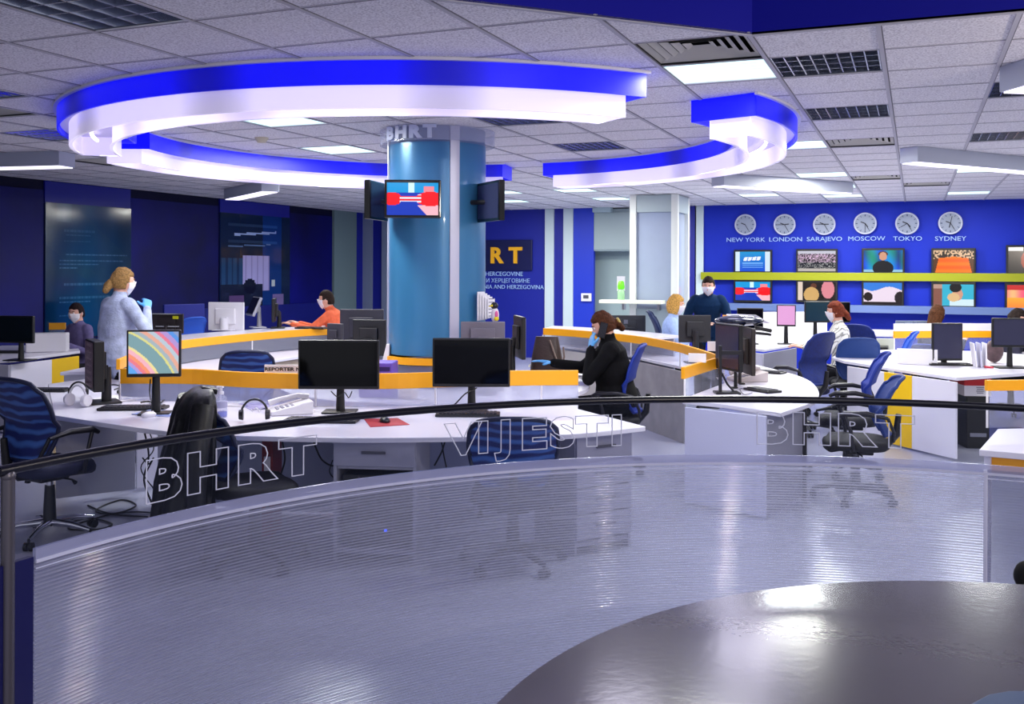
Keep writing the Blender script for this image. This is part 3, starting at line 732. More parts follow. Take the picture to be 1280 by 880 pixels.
# inner rear desk of the ring
YI = [p+(RC.xy-p).normalized()*.72 for p in YR]
def ringdesk(label, a, c, m, bm_):
    t = desk('curved_desk', label, 'desk', YR[a:c]+YI[a:c][::-1], .735)
    b = MB(); b.strip([p+(RC.xy-p).normalized()*-.03 for p in YI[a:c]], .02, .70, .02); b.obj('front_panel', bm_, t); return t
ringdesk('white inner desk with tan front behind the left rear screen', 3, 27, WHITE, TAN)
t = desk('curved_desk', 'white inner desk with grey wood front behind the right rear screen', 'desk', pl([(700, 431), (790, 443.5), (807, 448), (855, 458), (884, 447), (862, 439), (800, 431), (740, 428)], .74), .735)
panel(t, 'front_panel', at(700, 433, .74).xy, at(790, 446, .74).xy, .02, .70, mat('pale_wood', 'B4B0AE', .5)); panel(t, 'front_panel', at(790, 446, .74).xy, at(855, 460, .74).xy, .0, .70, WOODG)
# outer counter beyond the ring screen
YO = [p-(RC.xy-p).normalized()*.05 for p in YR]; YO2 = [p-(RC.xy-p).normalized()*.62 for p in YR]
for a, c, lb in ((10, 27, 'white counter behind the left rear screen carrying the white monitor'), (39, 51, 'white counter behind the right rear screen near the white pillar')):
    t = desk('counter', lb, 'counter', YO[a:c]+YO2[a:c][::-1], .965)
    b = MB(); b.strip([p-(RC.xy-p).normalized()*.5 for p in YR[a:c]], .02, .93, .02); b.obj('front_panel', mat('counter_front', 'B0B4C8', .5), t)
# round inner counter around the column
t = thing('round_counter', 'round white counter wrapped around the foot of the column', 'counter', (RC.x, RC.y, 0))
b = MB(); b.lathe([(.42, .71), (1.28, .71), (1.28, .74), (.42, .74)], 64); b.obj('countertop', WHITE, t, smooth=40)
b = MB(); b.lathe([(.7, 0), (.7, .71)], 64); b.obj('base', LGREY, t, smooth=40)
# rounded desk on the right
D2t = smoothpath(pl([(976, 516), (1018, 501), (1022, 486), (1002, 471), (950, 457)], .74), 5)
t = desk('rounded_desk', 'white round-ended desk with monitor arm right of the centre', 'desk', pl([(853, 500), (903, 505)], .74)+D2t+pl([(925, 452)], .74)+[p for p in FRp[::-1]], .74)
fl = lambda px, y: at(px, y, .74).xy
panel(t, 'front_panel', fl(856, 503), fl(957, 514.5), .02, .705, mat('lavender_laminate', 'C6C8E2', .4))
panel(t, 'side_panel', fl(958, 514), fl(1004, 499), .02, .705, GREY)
b = MB(); b.box((fl(1006, 499).x, fl(1006, 499).y, .36), (.03, .03, .7)); b.obj('leg', BLACK, t)
# right desk with yellow corner
D3 = pl([(1040, 446), (1055, 451), (1140, 464), (1196, 472), (1290, 465.5), (1330, 463), (1330, 440), (1110, 437), (1060, 440)], .74)
t = desk('corner_desk', 'large white desk with yellow corner panel on the right side', 'desk', D3, .74)
q = lambda px, y: at(px, y, .74).xy
panel(t, 'front_panel', q(1059, 453.5), q(1105, 460.5), .02, .705, WHITE)
panel(t, 'yellow_panel', q(1105, 460.5), q(1139.5, 465.5), .02, .705, YELP)
panel(t, 'front_panel', q(1140, 465.5), q(1195, 473), .02, .705, WHITE)
D3s = pl([(1118, 414), (1170, 413.5), (1245, 413.5), (1340, 414)], .97)
o = screen('straight clear screen with yellow cap at the back of the corner desk', D3s, .885, .97, FROST2, post=2)
b = MB(); b.strip([p for p in D3s], .97, 1.06, .02); b.obj('upper_board', WHITEP, o)
b = MB(); p0 = q(1121, 455); p1 = q(1172, 457); b.wall(p0, p1, .742, .90, .03); tag(b.obj('document_box', WHITEP, bevel=.004), 'low white upright board on the corner desk left of the tall monitor', 'box')
# foreground desk at the right edge
D4 = pl([(1224, 562), (1247, 536), (1370, 534), (1380, 575)], .74)
t = desk('white_desk', 'white desk corner cut by the right edge in the foreground', 'desk', D4, .74, .035)
q1, q2 = at(1237, 561, .74).xy, at(1360, 571, .74).xy
panel(t, 'yellow_apron', q1, q2, .60, .705, YEL); panel(t, 'side_panel', at(1230, 561, .74).xy, at(1238, 562, .74).xy, .0, .705, WHITE)
D4s = pl([(1234, 475.5), (1400, 474)], 1.03)
screen('clear screen with thick yellow cap above the foreground desk at the right edge', D4s, .965, 1.03, FROST2, zb=.74, post=1)
# left desk with yellow panel
t = desk('corner_desk', 'white desk with yellow panel at the left edge', 'desk', pl([(-40, 449), (-20, 451), (12, 450), (100, 438.5), (96, 431), (-20, 431)], .74), .74)
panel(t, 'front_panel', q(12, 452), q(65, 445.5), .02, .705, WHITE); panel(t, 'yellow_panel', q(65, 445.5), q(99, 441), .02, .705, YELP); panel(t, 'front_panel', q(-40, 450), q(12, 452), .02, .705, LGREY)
o = screen('clear screen with yellow cap behind the left edge desk', pl([(-30, 404.5), (82, 403.5)], .97), .88, .97, FROST2, post=1)
b = MB(); b.wall(q(32, 441), q(83, 440), .742, .95, .25); tag(b.obj('document_box', WHITEP, bevel=.01), 'white desktop box with papers on the left edge desk', 'box')
t = desk('white_desk', 'white pointed desk between the left monitor and the colourful screen', 'desk', pl([(75, 468), (160, 450), (200, 452), (205, 463), (150, 466)], .76), .78, .03)
b = MB(); b.wall(at(80, 469, .74).xy, at(150, 469, .74).xy, 0, .745, .02); b.obj('modesty_panel', WHITE, t)
# far desks
t = desk('white_desk', 'white desk beneath the pink screen by the clock wall', 'desk', pl([(905, 432), (955, 437), (998, 430), (1066, 425), (1066, 414), (920, 414)], .74), .74)
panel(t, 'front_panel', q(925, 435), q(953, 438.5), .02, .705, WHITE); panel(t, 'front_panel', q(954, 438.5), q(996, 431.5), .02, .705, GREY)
b = MB(); b.wall(q(925, 419), q(1034, 418), .742, 1.08, .03); tag(b.obj('desk_divider', WHITEP, bevel=.004), 'white upright divider behind the pink screen', 'divider')
t = desk('white_desk', 'farthest white desk before the blue clock wall, between chairs', 'desk', pl([(1060, 418), (1120, 419), (1130, 409), (1060, 409)], .74), .74)
panel(t, 'front_panel', q(1082, 420), q(1118, 420), .02, .705, mat('cream_laminate', 'DCE0D4', .5))
b = MB(); c = P(1100, 436, 14.2); b.box((c.x, c.y, .35), (.22, .4, .5)); b.box((c.x-.03, c.y-.21, .4), (.01, .01, .3)); tag(b.obj('computer_tower', BLACK, bevel=.01), 'black computer tower under the farthest white desk', 'computer')
t = desk('white_desk', 'white desk of the woman in the grey sweater, by the dark left wall', 'desk', pl([(180, 436), (262, 433), (262, 425), (190, 425)], .74), .74)
b = MB(); b.wall(q(190, 434), q(258, 432), 0, .705, .03); b.obj('front_panel', mat('dark_blue_laminate', '10184A', .4), t)
c1 = P(205, 380, 13.2); c2 = P(256, 380, 13.6); b = MB(); b.wall(c1.xy, c2.xy, 0, zat(381.5, 13.4), .05); tag(b.obj('office_partition', mat('blue_partition', '0C1A82', .6), bevel=.01), 'low royal blue partition behind the silver-edged monitor', 'partition')
# ------------------------------------------------------------------ monitors
def stripes(u, v):
    t = (sqrt((u+.75)**2+(v+.85)**2*.8)-1.05)/1.35
    for lim, c in ((.03, (.45, .68, .75)), (.12, (.38, .66, .95)), (.17, (.70, .62, .88)), (.22, (.95, .50, .55)), (.27, (.98, .60, .45)), (.33, (.97, .72, .78)), (.37, (.95, .88, .62)), (.55, (.50, .64, .67)), (.585, (.88, .86, .55)), (.64, (.66, .72, .76)), (.70, (.92, .68, .60)), (.76, (.74, .80, .86)), (.81, (.93, .50, .60)), (.88, (.72, .60, .85)), (.94, (.36, .60, .92))):
        if t < lim: return c
    return (.55, .62, .80)
def pinkscreen(u, v): return (.92, .66, .88)
def docscreen(u, v):
    return (.24, .20, .24) if (int(v*20) % 3 == 0 and .2 < u < .8) else (.17, .13, .17)
def monitor(px, Z, y0, y1, w, deg, base, label, col=BLACK, fn=None, sm=BLACKS, tilt=0, neck=(.03, .02), basesize=(.22, .17), screen_side=True, nm='monitor', depth=.035, off=0, logo=None, group=None):
    p = P(px, 336, Z); zt, zb = zat(y0, Z), zat(y1, Z); h = zt-zb
    t = thing(nm, label, 'monitor', (p.x, p.y, base), FA(deg), group)
    M = Matrix.Translation((0, 0, (zt+zb)/2-base)) @ Matrix.Rotation(radians(tilt), 4, 'X')
    b = MB(); b.T = M; b.box((0, depth/2, 0), (w, depth, h)); b.box((0, depth+.012, 0), (w*.55, .03, h*.55)); hs = b.obj('housing', col, t, bevel=.006)
    if fn: s = picture(fn, w-.026, h-.035, 72, 48, -(h-.035)/2+.006, -.003); s.v = [tuple(M @ Vector(v)) for v in s.v]; s.obj('screen', SCREEN, t)
    else: b = MB(); b.T = M; b.box((0, -.001, .004), (w-.024, .004, h-.036)); b.obj('screen', sm, t)
    top = max(.04, (zt+zb)/2-base-.02)
    b = MB(); b.cyl((off, depth+.045, .012), (off, depth+.045, top), neck[0], neck[1], 12); b.box((off, depth+.03, top-.02), (.07, .04, .07)); b.obj('stand_neck', col if col != WHITEP else WHITEP, t, smooth=40)
    b = MB(); b.box((off, depth+.03, .006), (basesize[0], basesize[1], .012)); b.obj('stand_base', col, t, bevel=.004)
    if logo: b = MB(); b.T = M; b.box((0, depth+.03, h*.12), (.05, .004, .05)); b.obj('logo_mark', logo, t)
    return t
Z1 = 6.45
monitor(423.5, Z1, 426, 487.5, 101/F*Z1, 0, .742, 'black switched-off widescreen monitor on the front desk, left of the pair')
monitor(589.5, 6.55, 423, 484, 97/F*6.55, 0, .742, 'black switched-off widescreen monitor on the front desk, right of the pair')
monitor(192.5, 6.35, 414, 473, 65/F*6.35, 9, .742, 'monitor showing a colourful striped wallpaper on the front desk', BLACK, stripes, nm='monitor', basesize=(.2, .15), tilt=0)
monitor(112, 6.9, 427, 489, .37, -58, .742, 'old dark office monitor turned sideways beside white headphones', BLACK, docscreen, depth=.07, neck=(.035, .03), basesize=(.24, .2))
monitor(20, 10.0, 397, 431, .40, -12, .742, 'black monitor on the white desk at the left edge', BLACK, sm=mat('dark_teal_screen', '0A141C', .15), basesize=(.26, .2))
monitor(211, 12.2, 393.5, 418, .40, 175, .742, 'silver-edged dark monitor back with a yellow sticker, left of the white monitor', mat('monitor_back_dark', '2A2228', .5), nm='monitor')
b = MB(); c = P(211, 394, 12.14); b.box((0, 0, 0), (.40, .02, .012)); b.box((-.2, 0, -.12), (.012, .02, .25)); b.box((0.02, 0, -.155), (.3, .02, .014)); 
o = bpy.data.objects; mm = [x for x in bpy.data.objects if x.get('label', '').startswith('silver-edged')][0]
e = b.obj('silver_edge', CHROME, mm); e.location = (0, .075, zat(393.5, 12.2)-.742); e.rotation_euler = (0, 0, pi)
b = MB(); b.box((-.12, .07, zat(398, 12.2)-.742), (.07, .01, .035)); b.obj('sticker', mat('sticker_yellow', 'D8D820', .5), mm)
monitor(284, 11.6, 379, 414, .44, 172, .967, 'white monitor seen from behind on the ring counter', WHITEP, neck=(.05, .05), basesize=(.24, .2))
monitor(316, 12.0, 371, 396, .36, -62, .967, 'small dark monitor tilted back with a silver rim right of the white monitor', mat('silver_plastic', 'B8B8C4', .35, .4), tilt=-24)
monitor(341, 12.0, 374, 403, .36, -80, .967, 'slim dark monitor seen nearly edge-on near the orange counter end', BLACK)
monitor(453, 9.4, 387, 432, .42, 178, .742, 'dark monitor back with a white emblem left of the column', mat('monitor_back_grey', '2E2C3A', .5), logo=WHITEP)
monitor(463, 8.6, 400, 445, .30, 170, .742, 'smaller black monitor back in front of the one with the white emblem', mat('monitor_back_black', '14141C', .5))
monitor(421, 8.9, 405, 440, .17, 150, .742, 'dark grey narrow monitor back left of the black monitor backs', mat('monitor_back_slate', '36343F', .5), basesize=(.15, .12))
monitor(604, 7.55, 402, 437, .34, 180, .742, 'grey monitor back right of the column behind the right black monitor', mat('monitor_back_midgrey', '6C6876', .5), neck=(.04, .03))
monitor(652, 8.6, 395, 447, .42, 100, .742, 'thin monitor seen edge-on between the column and the brown bag', BLACK, sm=mat('pale_screen', 'B0B8C8', .3))
monitor(782, 12.3, 393.5, 414, .5, 178, .967, 'wide dark monitor back behind the woman in the black blazer', mat('monitor_back_wide', '242834', .5), logo=mat('grey_logo', '6A6E80', .5))
monitor(868, 10.2, 393, 427, .335, 183, .735, 'black monitor back in front of the leaning man', mat('monitor_back_ink', '1C1C24', .5), neck=(.03, .03))
monitor(938, 12.6, 384, 412, .33, -8, .742, 'black monitor on the white desk left of the pink screen', BLACK)
monitor(983, 12.6, 380, 407, .24, -14, .742, 'small monitor showing a plain pink screen', BLACK, pinkscreen)
monitor(1022, 12.4, 375.5, 402, .32, 2, .742, 'dark teal monitor facing the woman in the patterned sweater', BLACK, sm=mat('teal_screen', '102A38', .2))
monitor(1052, 13.2, 376, 402, .26, 10, .742, 'dark monitor hidden behind the head of the woman in the patterned sweater', BLACK)
monitor(1185, 9.9, 402, 449, .31, 2, .742, 'dark grey square monitor on the corner desk', BLACK, sm=mat('grey_screen', '30304A', .25), basesize=(.24, .18))
monitor(1267, 9.6, 395.5, 432, .40, -3, .742, 'wide dark grey monitor on the corner desk at the right edge', BLACK, sm=MATS['grey_screen'], basesize=(.3, .2))
monitor(1141, 12.6, 399, 410, .45, 180, 1.0, 'low grey monitor top behind the yellow cap of the corner desk', mat('monitor_back_steel', '6A7690', .5), neck=(.02, .02))
# monitor arm with two screens on the rounded desk
pA = at(918, 492, .742); t = thing('pole_stand', 'black pole stand carrying two turned screens on the rounded desk', 'monitor stand', (pA.x, pA.y, .742), FA(0))
ZA = (pA-EYE).dot(FW)
b = MB(); b.box((-.06, 0, .008), (.19, .14, .016)); b.obj('foot_plate', DARKM, t, bevel=.003)
b = MB(); b.box((-.11, 0, (zat(431, ZA)-.742)/2), (.024, .024, zat(431, ZA)-.742)); b.obj('pole', DARKM, t, bevel=.003)
b = MB(); b.box((-.03, 0, zat(440, ZA)-.742), (.17, .03, .03)); b.tube([(-.1, .0, .16), (-.05, .02, .07), (.0, .02, .015)], .008); b.obj('cross_bar', DARKM, t)
monitor(909, 7.9, 404, 462, .40, -74, .742, 'left one of two turned screens on the black pole stand', BLACK, sm=mat('slate_screen', '2A2A44', .2), basesize=(.05, .05), neck=(.015, .015))
monitor(937, 8.2, 408, 466, .38, 92, .742, 'right one of two turned screens on the black pole stand', mat('brown_black_plastic', '2A2220', .4), basesize=(.05, .05), neck=(.015, .015))
p = P(924, 400, 8.4); t = thing('laptop_bag', 'dark blue glossy bag lying on top of the turned screens', 'bag', (p.x, p.y, zat(405, 8.3)), FA(-8))
b = MB(); b.sph((0, 0, .03), (.21, .14, .045), 20, 12); b.obj('shell', mat('glossy_navy', '0E1A34', .15, coat=.6), t, smooth=60)
b = MB(); b.box((.2, 0, -.04), (.14, .1, .03), ry=.2); b.box((.2, 0, -.08), (.13, .1, .02), ry=.1); b.obj('side_pocket', BLACK, t, bevel=.006)
p = P(930, 393, 8.6); t = thing('paper_pile', 'messy pile of white papers on the dark glossy bag', 'papers', (p.x, p.y, zat(398, 8.4)), FA(-12))
for k in range(6): b = MB(); b.box((.02*k-.02, .01*k, .012+.006*k-.01*k), (.26, .2, .004), rz=.2*k, ry=.12+.04*k); b.obj('sheet', PAPER, t)
b = MB(); b.box((-.14, -.05, .01), (.09, .08, .03)); b.obj('orange_note', mat('orange_note', 'F0A030', .6), t)
# ------------------------------------------------------------------ desk things
def keyboard(px, py, h, w, deg, label, m=BLACK, d=.15):
    p = at(px, py, h); t = thing('keyboard', label, 'keyboard', (p.x, p.y, h), FA(deg))
    b = MB(); b.box((0, 0, .009), (w, d, .018)); b.obj('body', m, t, bevel=.004)
    b = MB()
    for r in range(5):
        for k in range(15): b.box((-w/2+.02+(w-.04)*(k+.5)/15, -d/2+.02+(d-.04)*(r+.5)/5, .021), ((w-.04)/15*.8, (d-.04)/5*.78, .008))
    b.obj('keys', mat('key_caps', '2C2C38', .5), t); return t
def mouse(px, py, h, deg, label, m=BLACK):
    p = at(px, py, h); t = thing('computer_mouse', label, 'mouse', (p.x, p.y, h), FA(deg))
    b = MB(); b.sph((0, 0, .012), (.032, .055, .022), 16, 10); b.obj('shell', m, t, smooth=60)
    b = MB(); b.cyl((-.004, .03, .03), (.004, .03, .03), .007, n=10); b.obj('wheel', CHROME, t); return t
D = .741
keyboard(167, 511.5, D, .44, 4, 'black keyboard under the colourful wallpaper monitor'); keyboard(402, 527, D, .46, -3, 'black keyboard below the left black monitor')
keyboard(585, 519.5, D, .42, 0, 'black keyboard below the right black monitor'); keyboard(58, 489, D, .34, 2, 'small black keyboard behind the mesh chair at the left')
keyboard(953, 489, D, .28, -62, 'black keyboard nearest the front rim of the rounded desk'); keyboard(958, 466, D, .34, -38, 'black keyboard farther back on the rounded desk')
keyboard(1187, 456.5, D, .42, -5, 'dark keyboard in front of the square grey monitor'); keyboard(10, 441, D, .3, 0, 'black keyboard at the left edge desk')
keyboard(390, 411, .966, .4, -20, 'keyboard under the hands of the man in the orange shirt')
mouse(153, 492, D, 60, 'black mouse behind the colourful wallpaper monitor'); mouse(481, 528, D, 20, 'black mouse on the red mouse mat')
mouse(124, 486, D, 90, 'black mouse lying by the foot of the old dark monitor'); mouse(186, 521, D, -30, 'white mouse in front of the wallpaper monitor keyboard', WHITEP)
p = at(484, 528, D); b = MB(); b.prism([tuple(x) for x in pl([(455, 524), (497, 523), (512, 531), (463, 534)], D)], D, D+.003); tag(b.obj('mouse_mat', mat('red_mat', 'B8202C', .6)), 'red mouse mat under the black mouse between the two monitors', 'mouse mat')
p = at(511, 462, .745); t = thing('computer_mouse', 'cream coloured mouse on the counter at the foot of the column', 'mouse', P(511, 461, 7.2)); t.location.z = .742
b = MB(); b.sph((0, 0, .05), (.08, .06, .07), 16, 10); b.obj('shell', mat('cream_plastic', 'DCD4C4', .4), t, smooth=60)
def headphones(px, py, deg, m, label, s=1, cup=.04):
    p = at(px, py, D); t = thing('headphones', label, 'headphones', (p.x, p.y, D), FA(deg))
    b = MB(); b.tube([(.085*cos(a)*s, .03*sin(a)*0, .045+.10*sin(a)*s) for a in arc(0, pi, 14)], .007); b.obj('headband', m, t, smooth=60)
    for sx in (-1, 1): b = MB(); b.cyl((sx*.07*s, 0, .045), (sx*.10*s, 0, .045), cup, cup*.85, 20); b.obj('ear_cup', m, t, smooth=40, bevel=.004)
    return t
headphones(97, 508, -25, WHITEP, 'white over-ear headphones standing on the front desk by the mesh chair', 1.0, .045)
HB = mat('headset_black', '16161E', .3)
headphones(318, 527, 10, HB, 'black headphones lying beside the coat on the front desk', .95, .035)
headphones(98, 497, 20, BLACK, 'dark headphones at the foot of the old dark monitor', .7, .03)
# hand sanitiser
p = at(277, 521, D); t = thing('sanitiser_bottle', 'clear pump bottle of hand sanitiser with blue liquid on the front desk', 'bottle', p)
b = MB(); b.lathe([(0, 0), (.034, 0), (.036, .01), (.036, .10), (.03, .125), (.013, .14), (.013, .15), (0, .15)], 24); b.obj('bottle_body', glass('clear_bottle', 'D8DEF4', .3, .05), t, smooth=40)
b = MB(); b.lathe([(0, .004), (.032, .004), (.033, .035), (0, .035)], 24); b.obj('blue_liquid', mat('blue_liquid', '4A58D8', .2), t, smooth=40)
b = MB(); b.lathe([(0, .06), (.0368, .06), (.0368, .1), (0, .1)], 24); b.obj('label', mat('bottle_label', 'A8A8C8', .4), t, smooth=40)
b = MB(); b.cyl((0, 0, .145), (0, 0, .165), .014); b.cyl((0, 0, .165), (0, 0, .19), .005); b.box((-.012, 0, .192), (.05, .016, .01)); b.obj('pump', WHITEP, t, bevel=.002)
def phone(px, py, h, deg, label, m=WHITEP, s=1.0):
    p = at(px, py, h); t = thing('desk_telephone', label, 'telephone', (p.x, p.y, h), FA(deg))
    b = MB(); b.prism([(-.09*s, -.11*s), (.09*s, -.11*s), (.09*s, .11*s), (-.09*s, .11*s)], 0, .03); b.v = [(x, y, z if z < .01 else .025+(y+.11*s)*.22) for x, y, z in b.v]; b.obj('base', m, t, bevel=.006)
    b = MB(); b.tube([(-.055*s, -.10*s, .06), (-.055*s, -.04*s, .085), (-.055*s, .05*s, .105), (-.055*s, .11*s, .09)], [.024, .016, .016, .024], 10); b.obj('handset', m, t, smooth=60)
    b = MB()
    for r in range(4):
        for k in range(3): b.box((.0+k*.028*s, -.07*s+r*.026*s, .038+r*.0057), (.018*s, .014*s, .012))
    b.obj('buttons', mat('phone_buttons', '9A98A8', .5), t)
    b = MB(); b.box((.035*s, .07*s, .068), (.09*s, .04*s, .006), rx=.2); b.obj('display', DGREY, t)
    b = MB(); b.tube([(-.055*s, -.12*s, .05)]+[(-.07*s-.012*sin(k*.9), -.13*s-.01*k*.6, .02+.012*cos(k*.9)) for k in range(14)], .004, 6); b.obj('coiled_cord', m, t)
    return t
phone(362, 516, D, -68, 'white desk telephone with handset between the sanitiser and the black monitor', WHITEP, 1.25)
phone(934, 476, D, -80, 'beige desk telephone on the rounded desk behind the keyboards', mat('beige_plastic', 'CFC4C4', .45), 1.3)
phone(683, 458, .742, -30, 'cream telephone by the gloved hand near the brown bag', mat('cream_phone', 'D8D4B8', .45), 1.1)
# papers
def papers(px, py, h, deg, n, label, m=PAPER, s=(.21, .297)):
    p = at(px, py, h); t = thing('paper_sheets', label, 'papers', (p.x, p.y, h), FA(deg))
    for k in range(n): b = MB(); b.box((.01*k, .006*k, .002+.003*k), (s[0], s[1], .002), rz=.12*k); b.obj('sheet', m, t)
    return t
papers(325, 508, D, 30, 4, 'loose papers with purple print behind the black headphones', mat('violet_paper', 'B4B0DC', .6)); papers(201, 517, D, 70, 2, 'sheet of paper with blue pattern right of the white mouse', mat('bluish_paper', '9AA8E0', .6))
papers(300, 506, D, 80, 3, 'white papers next to the sanitiser bottle'); papers(143, 500, D, 50, 3, 'white papers behind the long black keyboard')
papers(735, 470, D, 80, 5, 'stack of papers at the free end of the front screen'); papers(915, 497, D, 10, 1, 'single sheet under the pole stand')
def nameplate(px, Z, y0, y1, w, deg, txt, label):
    z0 = zat(y1, Z); z1 = zat(y0, Z); p = P(px, 336, Z); t = thing('name_plate', label, 'sign', (p.x, p.y, z0), FA(deg))
    b = MB(); b.box((0, 0, (z1-z0)/2), (w, .012, z1-z0)); b.obj('plate', PAPER, t, bevel=.001)
    vs, fs = textmesh(txt, .034, .001, .0008, sx=1.3); b = MB(); b.add([(v[0], v[1]-.0075, v[2]+(z1-z0)/2-.013) for v in vs], fs); b.obj('lettering', BLACK, t); return t
nameplate(354, 6.93, 457, 467, 46/F*6.9, 0, 'REPORTER N', 'long white name plate REPORTER on the front yellow cap')
nameplate(872, 7.75, 441, 452, .14, -25, '', 'small white name plate behind the short yellow screen')
nameplate(893, 8.9, 426, 438, .12, -10, '', 'blank white card standing by the monitor pole')
# brown bag
p = P(684, 336, 8.75); t = thing('handbag', 'dark brown leather handbag standing left of the woman in black', 'bag', (p.x, p.y, .742), FA(-8))
zt = zat(420.5, 8.75)-.742; b = MB(); vs = []
for z, w_, d_ in ((0, .30, .13), (.02, .31, .15), (zt*.5, .27, .12), (zt*.95, .21, .05), (zt, .20, .04)):
    for k in range(16):
        a = 2*pi*k/16; vs.append((w_/2*abs(cos(a))**.5*(1 if cos(a) > 0 else -1), d_/2*abs(sin(a))**.7*(1 if sin(a) > 0 else -1), z))
b.add(vs, [list(range(16))[::-1], list(range(64, 80))]+[(i*16+j, i*16+(j+1) % 16, (i+1)*16+(j+1) % 16, (i+1)*16+j) for i in range(4) for j in range(16)])
b.obj('body', mat('brown_leather', '3A2620', .4, bump=.3, bscale=60), t, smooth=50)
b = MB(); b.tube([(.03, -.05, zt*.92), (.05, -.08, zt*.8), (.10, -.09, zt*.4), (.14, -.08, zt*.3), (.16, -.05, zt*.5), (.15, -.03, zt*.75)], .008); b.obj('handle', mat('strap_leather', '7A6458', .5), t, smooth=60)
# purple box, tissue, toy on the column counter
p = P(476, 336, 7.35); t = thing('storage_box', 'purple box on the counter left of the column foot', 'box', (p.x, p.y, .742), FA(-8))
zt = zat(452.5, 7.35)-.742; b = MB(); b.prism([(-.14, -.1), (.12, -.1), (.10, .14), (-.14, .14)], 0, zt); b.obj('box_body', mat('purple_plastic', '6A50B8', .45), t, bevel=.008)
b = MB(); b.box((0, -.102, zt-.045), (.2, .004, .03)); b.obj('dark_band', mat('dark_purple', '2A1A5A', .4), t)
t = thing('bracket_holder', 'white slanted stand between the black monitor and the column', 'stand', P(478, 336, 8.0), FA(0)); t.location.z = .742
b = MB(); b.add([(-.05, 0, 0), (.05, 0, 0), (.06, 0, .34), (.035, 0, .34), (-.05, .12, 0), (.05, .12, 0), (.06, .12, .34), (.035, .12, .34)], [(0, 1, 2, 3), (7, 6, 5, 4), (0, 4, 5, 1), (1, 5, 6, 2), (2, 6, 7, 3), (3, 7, 4, 0)]); b.obj('board', WHITEP, t, bevel=.003)
a_ = radians(-38)+off
def colpt(r, a): return Vector((RC.x+r*cos(a), RC.y+r*sin(a), 0))
p = colpt(.44, radians(-30)+off); t = thing('document_tray', 'stack of printed white sheets hanging on the right side of the column', 'papers', (p.x, p.y, zat(401, 7.9)), radians(-30)+off+pi/2)
hz = zat(365, 7.9)-zat(401, 7.9)
for k in range(5): b = MB(); b.box((.02*k-.03, -.012-.012*k, hz/2-.004*k), (.11, .004, hz-.02*k)); sh = b.obj('sheet', PAPER, t)
b = MB()
for k in range(6): b.box((.05, -.064, hz*.15+k*hz*.12), (.085, .002, .006))
b.obj('printed_lines', mat('print_grey', '6A6A80', .6), t)
p = P(619, 336, 7.75); t = thing('toy_bird', 'small toy bird figure in black, white, pink and yellow beside the column', 'toy', (p.x, p.y, zat(403, 7.75)), FA(0))
hz = zat(378, 7.75)-zat(403, 7.75)
b = MB(); b.sph((0, 0, hz*.36), (.032, .03, hz*.4), 16, 10); b.obj('body', mat('toy_white', 'E8E0E8', .5), t, smooth=60)
b = MB(); b.sph((-.005, 0, hz*.83), (.03, .03, .028), 16, 10); b.obj('head', mat('toy_black', '14141A', .4), t, smooth=60)
b = MB(); b.sph((.012, -.028, hz*.4), (.014, .008, .03)); b.obj('belly_patch', mat('toy_pink', 'E060A0', .5), t, smooth=60)
b = MB(); b.sph((.012, -.026, hz*.2), (.02, .012, .02)); b.obj('feet', mat('toy_yellow', 'E8D020', .5), t, smooth=60)
b = MB(); b.cyl((-.02, -.02, hz*.85), (-.05, -.03, hz*.8), .01, .002); b.obj('beak', mat('toy_yellow', '', .5), t)
t = thing('monitor_riser', 'grey riser block carrying the toy bird next to the column', 'stand', (p.x, p.y, .742), FA(0)); b = MB(); b.box((0, .03, (zat(403, 7.75)-.744)/2), (.14, .14, zat(403, 7.75)-.744)); b.obj('block', GREY, t, bevel=.005)
# red and white carton, PC under the corner desk
p = P(1213, 336, 9.55); z0 = .50; t = thing('computer_tower', 'black computer tower under the corner desk below the red carton', 'computer', (p.x, p.y, 0), FA(-5))
b = MB(); b.box((0, 0, z0/2), (.21, .42, z0)); b.obj('case', BLACK, t, bevel=.006)
b = MB(); b.box((.0, -.213, .13), (.15, .006, .035)); b.obj('drive_slot', STEEL, t)
t = thing('carton', 'red and white carton with a printed label on the black computer tower', 'box', (p.x, p.y, z0), FA(-5))
b = MB(); b.box((0, 0, .05), (.25, .4, .10)); b.obj('carton_body', WHITEP, t); b = MB(); b.box((0, 0, .145), (.252, .402, .09)); b.obj('red_lid', mat('carton_red', 'C8141E', .45), t, bevel=.002)
b = MB()
for k in range(4): b.box((.02, -.203, .03+k*.018), (.06+.01*(k % 2), .004, .006))
b.obj('printed_label', mat('print_grey', '', .6), t)
p = P(341, 336, 6.3); t = thing('red_binder', 'tall red binder standing under the front desk behind the coat chair', 'binder', (p.x, p.y, 0), FA(0)); b = MB(); b.box((0, 0, .31), (.07, .25, .62)); b.obj('cover', mat('binder_red', '8E1420', .5), t, bevel=.004)
b = MB(); b.box((0, -.128, .45), (.04, .004, .12)); b.obj('spine_label', PAPER, t)
